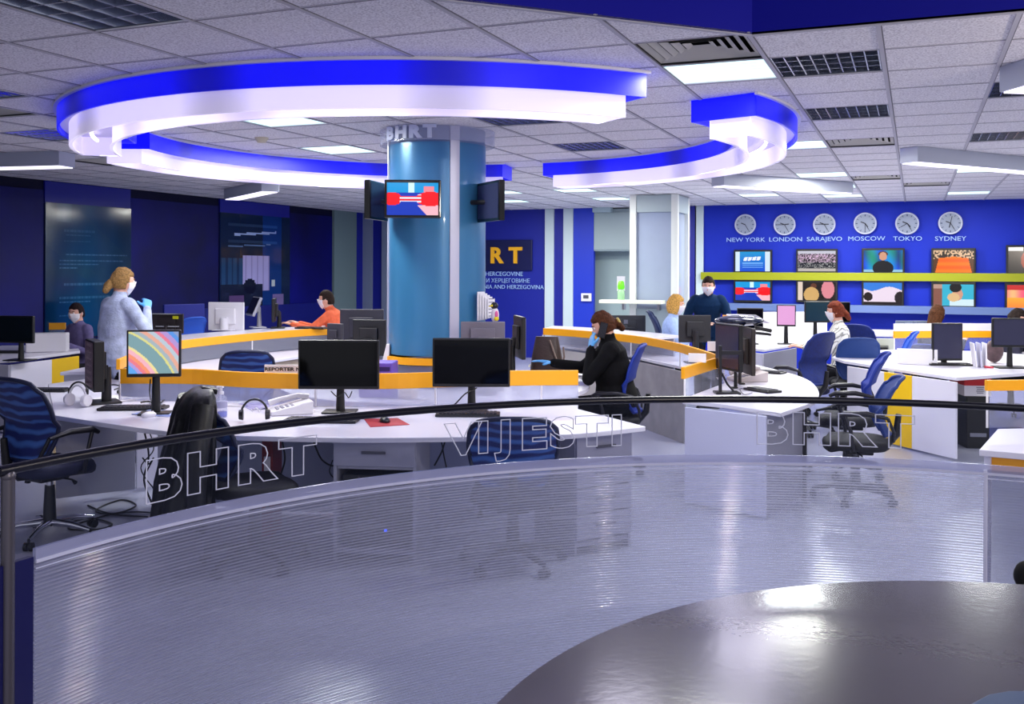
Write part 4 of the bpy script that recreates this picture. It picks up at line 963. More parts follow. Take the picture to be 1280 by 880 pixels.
# folders on the corner desk
p = P(1224, 336, 9.75); t = thing('magazine_file', 'white magazine files leaning on the corner desk between the two monitors', 'files', (p.x, p.y, .742), FA(-15))
for k in range(3): b = MB(); b.box((.05*k-.05, 0, .12), (.012, .2, .24), rx=0, ry=-.12+.05*k); b.obj('file', [PAPER, mat('file_lilac', 'C4C4DC', .5), PAPER][k], t)
b = MB(); b.cyl((.03, -.12, .012), (.10, -.16, .012), .01); b.obj('red_pen', mat('pen_red', 'C0203A', .4), t)
p = P(1243, 336, 10.2); t = thing('cosmetic_bag', 'small mixed bag of things behind the wide monitor on the corner desk', 'bag', (p.x, p.y, .742), 0); b = MB(); b.sph((0, 0, .12), (.09, .07, .12)); b.obj('pouch', mat('patterned_pouch', '5A4448', .6, noise_=.4, nscale=15), t, smooth=60)
# cables
def cable(pts, label, r=.006, m=BLACK):
    pts = [Vector(p) for p in pts]; out = []
    for i in range(len(pts)-1):
        p0 = pts[max(i-1, 0)]; p1 = pts[i]; p2 = pts[i+1]; p3 = pts[min(i+2, len(pts)-1)]
        for k in range(6):
            s = k/6; out.append(.5*((2*p1)+(p2-p0)*s+(2*p0-5*p1+4*p2-p3)*s*s+(3*p1-p0-3*p2+p3)*s**3))
    out.append(pts[-1]); b = MB(); b.tube(out, r, 6); o = b.obj('cable', m, smooth=60); tag(o, label, 'cable', 'black cables'); return o
g = lambda x, y, z=.008: at(x, y, z)
cable([g(75, 657), g(110, 648), g(140, 655), g(120, 662), g(85, 660), g(130, 645), g(165, 640), g(192, 641)], 'black cable coiled on the floor behind the mesh chair')
cable([g(110, 632), g(140, 642), g(170, 632), g(150, 625), g(120, 640), g(185, 646)], 'tangle of black cable on the floor under the left panel')
cable([P(180, 538, 6.5), P(186, 570, 6.55), P(180, 600, 6.55), P(190, 630, 6.5), g(194, 642)], 'black cable dropping behind the left end panel of the front desk')
cable([P(186, 538, 6.55), P(192, 562, 6.5), P(176, 585, 6.5), P(193, 612, 6.5)], 'thin black cable zigzagging beside the left end panel', .004)
cable([P(178, 572, 6.4), P(186, 580, 6.4), P(192, 572, 6.4), P(183, 590, 6.4)], 'small loop of black cable hanging at the left end panel', .005)
cable([P(392, 552, 6.3), P(402, 574, 6.3), P(418, 582, 6.3), P(428, 566, 6.3), P(429, 552, 6.3)], 'black cable sagging left of the drawer unit with open shelf')
cable([P(416, 575, 6.25), P(412, 590, 6.25), P(420, 600, 6.25)], 'short cable end hanging below the sagging cable', .004)
cable([P(353, 552, 6.3), P(356, 575, 6.3), P(350, 600, 6.3), P(354, 625, 6.3)], 'black cable hanging beside the red binder')
cable([P(556, 552, 6.35), P(552, 565, 6.3), P(543, 582, 6.3)], 'black cable hanging left of the middle mesh chair')
cable([P(552, 552, 6.35), P(555, 570, 6.3), P(558, 584, 6.3)], 'second black cable crossing left of the middle mesh chair', .005)
cable([P(414, 489, 6.5), P(422, 496, 6.47), P(430, 490, 6.5), P(436, 497, 6.5), P(440, 489, 6.5)], 'black cable loop under the left black monitor', .004)
cable([P(596, 485, 6.6), P(582, 492, 6.55), P(572, 502, 6.6), P(560, 514, 6.6), at(556, 519, .748)], 'black cable running from the right black monitor to the desk', .005)
cable([at(120, 484, .75), at(140, 481, .75), at(152, 483, .75), at(143, 487, .75)], 'black mouse cable behind the old dark monitor', .005)
cable([P(188, 474, 6.4), P(187, 490, 6.4), at(189, 503, .75)], 'white-plugged cable hanging from the wallpaper monitor', .004)
cable([at(205, 500, .75), at(196, 506, .75), at(186, 502, .75), at(176, 503, .75)], 'cable bundle at the foot of the wallpaper monitor', .006)
cable([at(935, 487, .75), at(925, 486, .75), at(930, 493, .75), at(940, 491, .75)], 'thin cable on the rounded desk near the pole stand', .003, DGREY)
# ------------------------------------------------------------------ office chairs
def meshfab():
    m = bpy.data.materials.new('blue_mesh_fabric'); m.use_nodes = True; b = m.node_tree.nodes['Principled BSDF']
    tc = N(m, 'ShaderNodeTexCoord'); w = N(m, 'ShaderNodeTexWave'); w.wave_type = 'RINGS'; w.inputs['Scale'].default_value = 5; w.inputs['Distortion'].default_value = 4; w.inputs['Detail'].default_value = 1; w.inputs['Detail Scale'].default_value = 1.2
    r = N(m, 'ShaderNodeValToRGB'); r.color_ramp.elements[0].position = .35; r.color_ramp.elements[1].position = .95; r.color_ramp.elements[0].color = (*lin('041C66'), 1); r.color_ramp.elements[1].color = (*lin('3A66B4'), 1)
    L(m, tc.outputs['Object'], w.inputs['Vector']); L(m, w.outputs['Fac'], r.inputs['Fac']); L(m, r.outputs['Color'], b.inputs['Base Color'])
    b.inputs['Roughness'].default_value = .55; b.inputs['Alpha'].default_value = .93; return m
MESHF = meshfab(); BLUEF = mat('blue_chair_fabric', '072C92', .6); SEATM = mat('black_seat_fabric', '15151C', .75); SEATB = mat('navy_seat_fabric', '0C1238', .75)
def chair(pos, deg, label, seat=.47, top=1.0, w=.47, back=None, fab=MESHF, arms=True, tiltb=8, seatm=SEATM, steel=False, wtop=.86):
    t = thing('office_chair', label, 'chair', (pos.x, pos.y, 0), FA(deg)+0, 'blue office chairs'); ARM = mat('chair_arm', '24242C', .35, .3)
    # seat cushion
    b = MB(); n = 28; prof = []
    vs = []; lay = ((-.045, .90), (-.03, .98), (0, 1.0), (.02, .97), (.03, .88), (.034, .6), (.034, .001))
    for z, s in lay:
        for k in range(n):
            a = 2*pi*k/n; ca, sa = cos(a), sin(a); x = .245*s*abs(ca)**.62*(1 if ca > 0 else -1); y = .235*s*abs(sa)**.62*(1 if sa > 0 else -1)
            vs.append((x, y, seat-.01+z-(.02 if (y > .18) else 0)))
    b.add(vs, [list(range(n))[::-1]]+[(i*n+j, i*n+(j+1) % n, (i+1)*n+(j+1) % n, (i+1)*n+j) for i in range(len(lay)-1) for j in range(n)]); b.obj('seat', seatm, t, smooth=60)
    # curved backrest shell
    z0 = seat+.06; tb = math.tan(radians(tiltb))
    def bp(u, v, dy=0):
        s = v; hw = w/2*(.80+(wtop-.80)*s+.20*sin(pi*min(1, s*1.0))*.9); x = (u-.5)*2
        rnd = 1-.13*max(0, (abs(s-.5)*2-.82)/.18)**2
        y = -.235-.045*sin(pi*(1-s))*-1*(1 if s < .5 else .3)-(s*(top-z0))*tb*.8+.055*x*x+.045*sin(s*pi*1.15)-dy
        return (x*hw*rnd, y, z0+s*(top-z0)-.025*(abs(x)**3)*(1 if s > .85 else 0))
    b = MB(); b.grid(lambda u, v: bp(u, v), 14, 16); b.grid(lambda u, v: bp(u, v, .012), 14, 16, True); b.obj('backrest', fab, t, smooth=60)
    b = MB(); loop = [bp(u/12, 0, .006) for u in range(12)]+[bp(1, v/12, .006) for v in range(12)]+[bp(1-u/12, 1, .006) for u in range(12)]+[bp(0, 1-v/12, .006) for v in range(12)]
    b.tube(loop, .014, 8, True); b.obj('back_frame', mat('chair_frame_navy', '06123A', .45) if fab == MESHF else fab, t, smooth=60)
    b = MB(); b.tube([(0, -.05, seat-.06), (0, -.2, seat-.05), (0, -.285, seat+.05), (0, -.30, seat+.2)], [.03, .03, .028, .02], 8); b.obj('back_support', BLACK, t, smooth=60)
    if arms:
        for s in (-1, 1):
            b = MB(); b.tube([(s*.20, .05, seat-.05), (s*.29, .04, seat-.03), (s*.30, .06, seat+.10), (s*.285, .10, seat+.215)], .013, 8)
            b.tube([(s*.29, -.19, seat+.205), (s*.29, -.05, seat+.232), (s*.285, .10, seat+.225), (s*.275, .15, seat+.20)], [.012, .02, .02, .014], 8)
            b.tube([(s*.29, -.19, seat+.205), (s*.27, -.235, seat+.10), (s*.2, -.24, seat+.03)], .012, 8); b.obj('armrest', ARM, t, smooth=60)
    b = MB(); b.box((0, -.02, seat-.075), (.18, .2, .05)); b.obj('mechanism', BLACK, t, bevel=.01)
    b = MB(); b.tube([(.08, 0, seat-.08), (.2, .02, seat-.085), (.235, .02, seat-.10)], [.006, .006, .014]); b.tube([(-.08, 0, seat-.08), (-.18, -.03, seat-.09), (-.19, -.03, seat-.14)], [.006, .006, .02]); b.obj('lever', BLACK, t, smooth=60)
    b = MB(); b.cyl((0, 0, .24), (0, 0, seat-.09), .02); b.obj('gas_lift', CHROME, t, smooth=40); b = MB(); b.cyl((0, 0, .08), (0, 0, .33), .042, .03, 20); b.obj('lift_cover', BLACK, t, smooth=40)
    for k in range(5):
        a = 2*pi*k/5+.3; d = Vector((cos(a), sin(a), 0)); b = MB(); b.tube([d*.03+Vector((0, 0, .10)), d*.17+Vector((0, 0, .095)), d*.30+Vector((0, 0, .07))], [.028, .02, .014], 8); lg = b.obj('base_leg', CHROME if steel else mat('base_dark', '1A1A22', .35), t, smooth=60)
        b = MB(); s = Vector((-d.y, d.x, 0)); c = d*.30
        for q in (-1, 1): b.cyl(c+s*q*.008+Vector((0, 0, .027)), c+s*q*.026+Vector((0, 0, .027)), .026, n=14)
        b.cyl(c+Vector((0, 0, .03)), c+Vector((0, 0, .075)), .008); b.obj('caster', BLACK, lg, smooth=40)
    return t
chair(at(62, 672, 0), -32, 'big blue mesh office chair at the left edge behind the rail post', top=1.03, w=.56, steel=True, seatm=SEATB)
cc = at(318, 706, 0); chair(cc, -62, 'office chair hung with a black jacket at the front desk', top=.93, w=.38, arms=False)
chair(at(641, 706, 0), 0, 'blue mesh office chair tucked under the middle of the front desk', top=.885, w=.47, seat=.42, arms=False, seatm=SEATB, wtop=.95)
chair(P(766, 336, 8.25), 80, 'blue chair under the woman in the black blazer', top=1.07, seat=.46, fab=BLUEF, tiltb=2)
chair(P(311, 336, 8.7), 12, 'blue mesh chair inside the desk ring behind the front screen', top=.985, seat=.47, w=.46, arms=False)
chair(P(842, 336, 11.9), -100, 'dark blue chair behind the blond woman in the light blue shirt', top=1.19, seat=.62, fab=mat('dark_blue_fabric', '082458', .6))
chair(P(1004, 336, 10.2), 35, 'blue mesh chair with armrest left of the woman in the patterned sweater', top=1.06, seat=.47, w=.42, fab=mat('deep_blue_fabric', '06226E', .6, noise_=.25, nscale=40), seatm=SEATB)
chair(P(1069, 336, 10.9), -8, 'blue chair with wide back right of the woman in the patterned sweater', top=.96, seat=.45, w=.44, fab=mat('mid_blue_fabric', '0A3678', .6), arms=False)
chair(P(1082, 336, 12.4), -42, 'blue chair with slanted back beyond the wide-backed one', top=1.02, seat=.45, w=.40, fab=mat('deep_blue_fabric', ''), arms=False)
chair(P(1110, 336, 10.9), 72, 'bright blue chair partly hidden behind the yellow corner desk', top=1.02, seat=.47, w=.4, fab=mat('bright_blue_fabric', '1450C0', .6))
chair(P(1060, 336, 8.15), 73, 'blue chair with black seat, farther of the side-on pair by the yellow panel', top=1.02, seat=.48, fab=BLUEF, tiltb=10, w=.44)
chair(P(1070, 336, 7.25), 76, 'blue chair with black seat, nearer of the side-on pair by the yellow panel', top=.92, seat=.445, fab=mat('slate_blue_fabric', '0A2E78', .6), tiltb=12, w=.44)
chair(P(226, 336, 13.0), 60, 'small blue chair by the dark left wall next to the silver-edged monitor', top=1.05, seat=.5, fab=mat('bright_blue_fabric', ''), arms=False)
# ------------------------------------------------------------------ curved railing of the studio platform
RX, RY, RR = .25, 1.78, 2.44
def cang(px, r=RR):
    d = ray(px, 336); d = Vector((d.x, d.y)).normalized(); c = Vector((RX, RY)); bq = d.dot(c); s = bq+sqrt(bq*bq-(c.dot(c)-r*r)); p = d*s; return atan2(p.y-RY, p.x-RX)
def cpt(a, r=RR, z=0): return Vector((RX+r*cos(a), RY+r*sin(a), z))
aL = cang(11); aR = radians(22)
def carc(b, a0, a1, r0, r1, z0, z1, n=80):
    an = arc(a0, a1, n); vs = []
    for a in an:
        for r, z in ((r0, z0), (r1, z0), (r1, z1), (r0, z1)): vs.append((RX+r*cos(a), RY+r*sin(a), z))
    fs = []
    for i in range(n):
        for j in range(4): fs.append((4*i+j, 4*i+(j+1) % 4, 4*(i+1)+(j+1) % 4, 4*(i+1)+j))
    fs += [(0, 1, 2, 3), (4*n+3, 4*n+2, 4*n+1, 4*n)]; return b.add(vs, fs)
t = thing('glass_railing', 'curved clear glass railing with black handrail and outlined letters across the foreground', 'railing', (0, 0, 0))
b = MB(); b.tube([cpt(a, RR, 1.172) for a in arc(aL+.012, aR, 90)], .0145, 10); b.obj('handrail', mat('rail_black', '0A0A1C', .3), t, smooth=60)
b = MB(); carc(b, aL-.01, aR, RR-.004, RR+.004, .945, 1.165); b.obj('glass_pane', glass('railing_glass', '58607A', .045, .02), t, smooth=30)
ab = arc(aL-.005, aR, 9)
for k in range(2):
    a = (aL, aR)[k]; b = MB(); b.cyl(cpt(a, RR, 0), cpt(a, RR, 1.15), .017, n=20); b.sph(cpt(a, RR, 1.155), .019); b.obj('post', mat('dark_steel_post', '68646C', .35, .7), t, smooth=50)
LET = mat('etched_outline', 'E0E2F6', .5)
for word, cols, sz in (('BHRT', (203, 260, 318, 372), .165), ('VIJESTI', (579, 604, 632, 667, 703, 740, 771), .155), ('BHRT', (964, 1015, 1068, 1119), .165)):
    for ch, px in zip(word, cols):
        b = MB(); a = cang(px); p = cpt(a, RR-.006, 1.0); vs, fs = textmesh(ch, sz, 0, .009, .0019, sx=1.3 if ch not in 'IJ' else 1.15)
        M = Matrix.Translation(p) @ Matrix.Rotation(a-pi/2, 4, 'Z'); b.add([M @ Vector(v) for v in vs], fs)
        b.obj('letter', LET, t)
# ribbed polycarbonate parapet below the glass
def ribbed(name, tint, lo, hi, tcol):
    m = bpy.data.materials.new(name); m.use_nodes = True; nt = m.node_tree; b = nt.nodes['Principled BSDF']
    b.inputs['Base Color'].default_value = (*lin(tint), 1); b.inputs['Roughness'].default_value = .10; b.inputs['Specular IOR Level'].default_value = 1.0
    tc = N(m, 'ShaderNodeTexCoord'); w = N(m, 'ShaderNodeTexWave'); w.bands_direction = 'Z'; w.inputs['Scale'].default_value = 30
    L(m, tc.outputs['Object'], w.inputs['Vector'])
    mp = N(m, 'ShaderNodeMapping'); mp.inputs['Scale'].default_value = (2.2, 2.2, 120); L(m, tc.outputs['Object'], mp.inputs['Vector'])
    n = N(m, 'ShaderNodeTexNoise'); n.inputs['Scale'].default_value = 1; n.inputs['Detail'].default_value = 3; L(m, mp.outputs[0], n.inputs['Vector'])
    mr = N(m, 'ShaderNodeMapRange'); mr.inputs['To Min'].default_value = lo; mr.inputs['To Max'].default_value = hi; L(m, w.outputs['Fac'], mr.inputs['Value'])
    m2 = N(m, 'ShaderNodeMapRange'); m2.inputs['From Min'].default_value = .56; m2.inputs['From Max'].default_value = .8; m2.inputs['To Max'].default_value = .35; L(m, n.outputs['Fac'], m2.inputs['Value'])
    ad = N(m, 'ShaderNodeMath', operation='ADD'); ad.use_clamp = True; L(m, mr.outputs[0], ad.inputs[0]); L(m, m2.outputs[0], ad.inputs[1])
    bp = N(m, 'ShaderNodeBump'); bp.inputs['Strength'].default_value = 1; bp.inputs['Distance'].default_value = .003; L(m, w.outputs['Fac'], bp.inputs['Height']); L(m, bp.outputs['Normal'], b.inputs['Normal'])
    t_ = N(m, 'ShaderNodeBsdfTransparent'); t_.inputs['Color'].default_value = (*lin(tcol), 1)
    mx = N(m, 'ShaderNodeMixShader'); L(m, ad.outputs[0], mx.inputs[0]); L(m, t_.outputs[0], mx.inputs[1]); tr = N(m, 'ShaderNodeBsdfTranslucent'); tr.inputs['Color'].default_value = (*lin('D2D4E4'), 1); m4 = N(m, 'ShaderNodeMixShader'); m4.inputs[0].default_value = .42; g5 = N(m, 'ShaderNodeBsdfGlossy'); g5.inputs['Roughness'].default_value = .07; g5.inputs['Color'].default_value = (.9, .92, 1, 1); L(m, bp.outputs['Normal'], g5.inputs['Normal']); m5 = N(m, 'ShaderNodeMixShader'); m5.inputs[0].default_value = .3; L(m, b.outputs[0], m5.inputs[1]); L(m, g5.outputs[0], m5.inputs[2]); L(m, m5.outputs[0], m4.inputs[1]); L(m, tr.outputs[0], m4.inputs[2]); L(m, m4.outputs[0], mx.inputs[2]); L(m, mx.outputs[0], nt.nodes['Material Output'].inputs[0]); return m
aN = cang(45); aJ = cang(1232)
t = thing('ribbed_parapet', 'curved ribbed translucent polycarbonate parapet filling the foreground below the glass railing', 'parapet', (0, 0, 0))
b = MB(); carc(b, aN, aJ, RR, RR+.006, .0, .925, 80); b.obj('ribbed_sheet', ribbed('ribbed_polycarbonate', 'CACCE8', .18, .55, 'EEF0F8'), t, smooth=30)
b = MB(); carc(b, aJ-.004, aR, RR, RR+.006, .0, .925, 20); tag(b.obj('ribbed_sheet', ribbed('ribbed_polycarbonate_clear', '8488A0', .05, .22, 'C8CAD6'), t, smooth=30), 'clearer end sheet')
TR = glass('clear_edge_profile', 'C0C4EA', .45, .15)
b = MB(); carc(b, aN, aR, RR-.003, RR+.009, .915, .945, 90); b.obj('top_profile', TR, t, smooth=30)
b = MB(); carc(b, aN, aR, RR-.006, RR-.001, .906, .915, 90); carc(b, aN, aR, RR-.005, RR-.001, .890, .893, 90); b.obj('edge_line', mat('pale_edge', 'D8DAF4', .3), t, smooth=30)
b = MB(); carc(b, aJ-.003, aJ+.002, RR-.004, RR+.01, 0, .925, 2); b.obj('joint_strip', mat('pale_edge', ''), t)
t = thing('navy_side_panel', 'dark navy panel at the left end of the ribbed parapet behind the steel post', 'panel', (0, 0, 0))
b = MB(); carc(b, aN+.003, aN+.35, RR-.004, RR+.016, 0, .925, 16); b.obj('board', mat('navy_end_board', '0A0C52', .35), t, smooth=30)
# dark round table
t = thing('round_table', 'large round glossy dark grey table in the lower right foreground', 'table', (.537, 1.967, 0))
TM = mat('glossy_dark_table', '4A4650', .17, spec=.5, bump=.03, bscale=40)
b = MB(); b.lathe([(0, .71), (1.37, .71), (1.386, .716), (1.386, .744), (1.38, .75), (0, .75)], 128); b.obj('tabletop', TM, t, smooth=30)
b = MB(); b.lathe([(.0, 0), (.42, 0), (.42, .03), (.12, .06), (.10, .68), (.3, .71)], 40); b.obj('pedestal', DARKM, t, smooth=40)
pts = pl([(1210, 884), (1236, 870), (1262, 865.5), (1330, 866), (1400, 960), (1180, 960)], .757)
b = MB(); b.prism([tuple(p) for p in pts], .751, .761); tag(b.obj('blue_folder', mat('teal_blue_folder', '123E6C', .35), bevel=.002), 'dark teal blue folder on the round table at the lower right corner', 'folder')
pts = pl([(1262, 865), (1300, 860), (1400, 862), (1400, 930), (1300, 890)], .753)
b = MB(); b.prism([tuple(p) for p in pts], .7505, .7512); tag(b.obj('paper_sheet', PAPER), 'white sheet peeking out behind the blue folder on the round table', 'papers')
p = P(1284, 720, 3.25); t = thing('microphone', 'black foam microphone at the right edge beyond the round table', 'microphone', (p.x, p.y, .0))
b = MB(); b.sph((0, 0, p.z), (.042, .042, .05)); b.obj('foam_head', mat('black_foam', '08080A', .9), t, smooth=60); b = MB(); b.cyl((0, 0, .02), (0, 0, p.z-.03), .01); b.cyl((0, 0, 0), (0, 0, .02), .12, n=24); b.obj('stand', BLACK, t)
# ------------------------------------------------------------------ black jacket over the chair
ch2 = [o for o in bpy.data.objects if o.get('label', '').startswith('office chair hung')][0]
t = thing('jacket', 'black jacket draped over the back of the office chair at the front desk', 'jacket', ch2.location, ch2.rotation_euler.z)
b = MB(); vs = []; n = 48
rows = ((1.03, .07, .03), (1.025, .14, .055), (.99, .20, .085), (.92, .235, .115), (.85, .275, .115), (.75, .27, .13), (.62, .265, .15), (.5, .27, .165), (.38, .275, .17), (.30, .27, .165))
for i, (z, rx, ry) in enumerate(rows):
    for k in range(n):
        a = 2*pi*k/n; f = min(1, i/4); fold = 1+.10*f*sin(a*9+i*.35)+.05*f*sin(a*17+i*.8); vs.append((rx*cos(a)*fold, -.27+ry*sin(a)*fold*(1.1 if sin(a) < 0 else .7)-.012*i, z-(.02*sin(a*5) if i == 9 else 0)))
b.add(vs, [list(range(n))]+[(i*n+j, (i+1)*n+j, (i+1)*n+(j+1) % n, i*n+(j+1) % n) for i in range(len(rows)-1) for j in range(n)])
b.obj('jacket_body', mat('black_cloth', '06070B', .45, bump=.3, bscale=30), t, smooth=70)
for s in (-1, 1):
    b = MB(); b.tube([(s*.22, -.33, .95), (s*.285, -.36, .82), (s*.30, -.38, .66), (s*.285, -.38, .50), (s*.27, -.37, .40)], [.06, .062, .06, .055, .05], 12); b.obj('sleeve', MATS['black_cloth'], t, smooth=70)
b = MB(); b.tube([(-.05, -.22, 1.01), (-.035, -.29, 1.025), (.035, -.29, 1.025), (.05, -.22, 1.01)], .016, 8); b.obj('collar', MATS['black_cloth'], t, smooth=70)
# ------------------------------------------------------------------ people
SKIN = mat('skin', 'E2AC96', .5); SKIN2 = mat('skin_tan', 'C08468', .5)
def V(*a): return Vector(a)
def rcone(b, p, q, r0, r1, n=14):
    """closed tapered capsule"""
    p = Vector(p); q = Vector(q); d = q-p; ln = d.length; d = d.normalized() if ln > 1e-6 else V(0, 0, 1)
    a = d.orthogonal().normalized(); c = d.cross(a); rings = []
    for k in range(1, 5): t = pi/2*k/4; rings.append((p-d*r0*cos(t), r0*sin(t)))
    for k in range(0, 4): t = pi/2*k/4; rings.append((q+d*r1*sin(t), r1*cos(t)))
    vs = [p-d*r0]
    for o, r in rings:
        for j in range(n): u = 2*pi*j/n; vs.append(o+a*r*cos(u)+c*r*sin(u))
    vs.append(q+d*r1); m = len(rings); e = len(vs)-1
    fs = [(0, 1+(j+1) % n, 1+j) for j in range(n)]
    for i in range(m-1):
        for j in range(n): fs.append((1+i*n+j, 1+i*n+(j+1) % n, 1+(i+1)*n+(j+1) % n, 1+(i+1)*n+j))
    fs += [(e, 1+(m-1)*n+j, 1+(m-1)*n+(j+1) % n) for j in range(n)]; b.add(vs, fs)
def loft(b, secs, n=28):
    """secs: (centre, rx, ry, frame Matrix3)"""
    vs = []
    for c, rx, ry, M in secs:
        for k in range(n):
            a = 2*pi*k/n; vs.append(Vector(c)+M @ Vector((rx*abs(cos(a))**.85*(1 if cos(a) > 0 else -1), ry*sin(a), 0)))
    m = len(secs); b.add(vs, [list(range(n))[::-1], list(range((m-1)*n, m*n))]+[(i*n+j, i*n+(j+1) % n, (i+1)*n+(j+1) % n, (i+1)*n+j) for i in range(m-1) for j in range(n)])
def ik(s, h, l1, l2, pole):
    d = h-s; L_ = min(d.length, (l1+l2)*.995); dn = d.normalized(); h = s+dn*L_
    a = (l1*l1-l2*l2+L_*L_)/(2*L_); r = sqrt(max(0, l1*l1-a*a)); pp = (pole-dn*pole.dot(dn)).normalized(); return s+dn*a+pp*r, h
def remesh(b, vox, smooth, name):
    me = bpy.data.meshes.new(name); me.from_pydata(b.v, [], b.f)
    bm = bmesh.new(); bm.from_mesh(me); bmesh.ops.recalc_face_normals(bm, faces=bm.faces); bm.to_mesh(me); bm.free()
    o = bpy.data.objects.new(name, me); COL.objects.link(o)
    r = o.modifiers.new('r', 'REMESH'); r.mode = 'VOXEL'; r.voxel_size = vox
    s = o.modifiers.new('s', 'SMOOTH'); s.factor = .5; s.iterations = smooth
    me2 = bpy.data.meshes.new_from_object(o.evaluated_get(bpy.context.evaluated_depsgraph_get())); bpy.data.objects.remove(o); bpy.data.meshes.remove(me); return me2
def hand(b, z, w, d, nrm, curl, side, tagm, sc=1.0):
    """palm + four unequal bent fingers + thumb from the side of the palm; w wrist, d direction, nrm palm normal"""
    d = d.normalized(); nrm = (nrm-d*nrm.dot(d)).normalized(); s = d.cross(nrm)*side
    for k in (-1, -.33, .33, 1):
        q0 = w+s*.018*k*sc; q1 = w+d*.085*sc+s*.030*k*sc; rcone(b, q0, q1, .016*sc, .0125*sc, 10); z.append((q0, q1, .015, tagm))
    for k, ln in ((-1, .068), (-.33, .080), (.33, .086), (1, .074)):
        p = w+d*.088*sc+s*.030*k*sc; dd = d.copy(); seg = ln*sc/3*1.05
        for j in range(3):
            dd = (dd+nrm*curl*(.6+.3*j)).normalized(); q = p+dd*seg; rcone(b, p, q, (.0100-.0008*j)*sc, (.0094-.0010*j)*sc, 10); z.append((p, q, .009, tagm)); p = q
    p = w+d*.03*sc+s*.03*sc; dd = (d*.6+s*.8+nrm*.35).normalized()
    for j in range(2): q = p+dd*.036*sc; rcone(b, p, q, .0125*sc, .0105*sc, 10); z.append((p, q, .011, tagm)); p = q; dd = (dd+d*.5).normalized()
def person(label, loc, deg, hip, lean, Ltgt, Rtgt, top='grey', pants='222228', hair=('short', '2A1C14'), head=(0, 0), sit=True, vox=.0085, handL=SKIN, handR=SKIN, skin=SKIN, build=1.0, chinup=0, mask=True, glasses=False, longs=False, poleL=None, poleR=None, footz=.0, waist=1.0, side_lean=0, nL=None, nR=None, curlL=.35, curlR=.35, kneesp=.11, topmat=None, turtle=False):
    t = thing('person', label, 'person', (loc.x, loc.y, 0), FA(deg))
    TOP = topmat or mat('cloth_'+top, top, .85, noise_=.12, nscale=30, spec=.15); PAN = mat('trousers_'+pants, pants, .85, spec=.15); SHO = mat('shoe_black', '101012', .4)
    mats = [skin, TOP, PAN, SHO, handL, handR]; b = MB(); z = []
    def bone(p, q, r0, r1, m): rcone(b, p, q, r0, r1); z.append((Vector(p), Vector(q), (r0+r1)/2, m))
    ca = radians(lean); up = V(sin(radians(side_lean)), sin(ca), cos(ca)).normalized(); fwd = V(0, cos(ca), -sin(ca)); sd = V(1, 0, 0)
    pel = V(0, 0, hip); k = build
    def fr(u): x = V(1, 0, 0); y = u.cross(x).normalized(); return Matrix((x, y, u)).transposed()
    u0 = V(0, 0, 1); sec = []
    for s, rx, ry, bl in ((-.06, .14, .10, 0), (0, .172, .118, .0), (.08, .165, .112, .3), (.17, .142, .100, .7), (.26, .150, .105, 1), (.36, .172, .118, 1), (.44, .178, .112, 1), (.49, .150, .085, 1), (.525, .08, .06, 1), (.545, .052, .05, 1)):
        u = (u0*(1-bl)+up*bl).normalized(); c = pel+u0*min(s, .08)+up*max(0, s-.08)+fwd*(.012 if .2 < s < .45 else 0)*0; sec.append((c, rx*k*(waist if s < .3 else 1), ry*k*(waist if s < .3 else 1), fr(u)))
    loft(b, sec)
    for i in range(len(sec)-1): z.append((sec[i][0], sec[i+1][0], (sec[i][2]*1.15 if i < 6 else .055 if i > 6 else .085), 0 if (i >= 8 and not turtle) else 1))
    nb = sec[-2][0]; hd_yaw, hd_pitch = head; hp = radians(hd_pitch)
    hc = nb+up*.075+V(0, .03, .052) if lean < 60 else nb
    Mh = Matrix.Rotation(radians(hd_yaw), 3, 'Z') @ Matrix.Rotation(-hp, 3, 'X')
    bone(nb-up*.03, hc-Mh @ V(0, .012, .05), .060*k, .055, 0)
    # head
    hv = MB(); hv.sph((0, 0, 0), 1, 36, 24); pts = []
    for v in hv.v:
        x, y, q = v; sx = .076; sy = .094; sz = .118
        low = max(0, -q); sx *= 1-.30*low**1.3; yy = y*sy
        if y > 0: yy *= 1-.10*low; yy += .006*max(0, 1-abs(x)*2.2)*low
        else: yy *= 1.02-.35*low
        if .05 < q < .35 and y > .5 and abs(x) > .15: yy -= .006*(1-abs(q-.15)*4) if abs(q-.15) < .25 else 0
        pts.append(Mh @ V(x*sx, yy, q*sz)+hc)
    b.add(pts, hv.f); z.append((hc, hc+Mh @ V(0, .0, .02), .095, 0)); z.append((hc+Mh @ V(0, .02, -.06), hc+Mh @ V(0, .05, -.08), .05, 0))
    rcone(b, hc+Mh @ V(0, .086, .018), hc+Mh @ V(0, .104, -.018), .007, .012, 8); rcone(b, hc+Mh @ V(-.03, .078, .03), hc+Mh @ V(.03, .078, .03), .010, .010, 8)
    rcone(b, hc+Mh @ V(-.016, .083, -.052), hc+Mh @ V(.016, .083, -.052), .008, .008, 8)
    for s in (-1, 1): rcone(b, hc+Mh @ V(s*.073, -.004, .012), hc+Mh @ V(s*.076, -.002, -.022), .014, .010, 8)
    # arms
    sh = sec[6][0]+up*.015; hands = {}
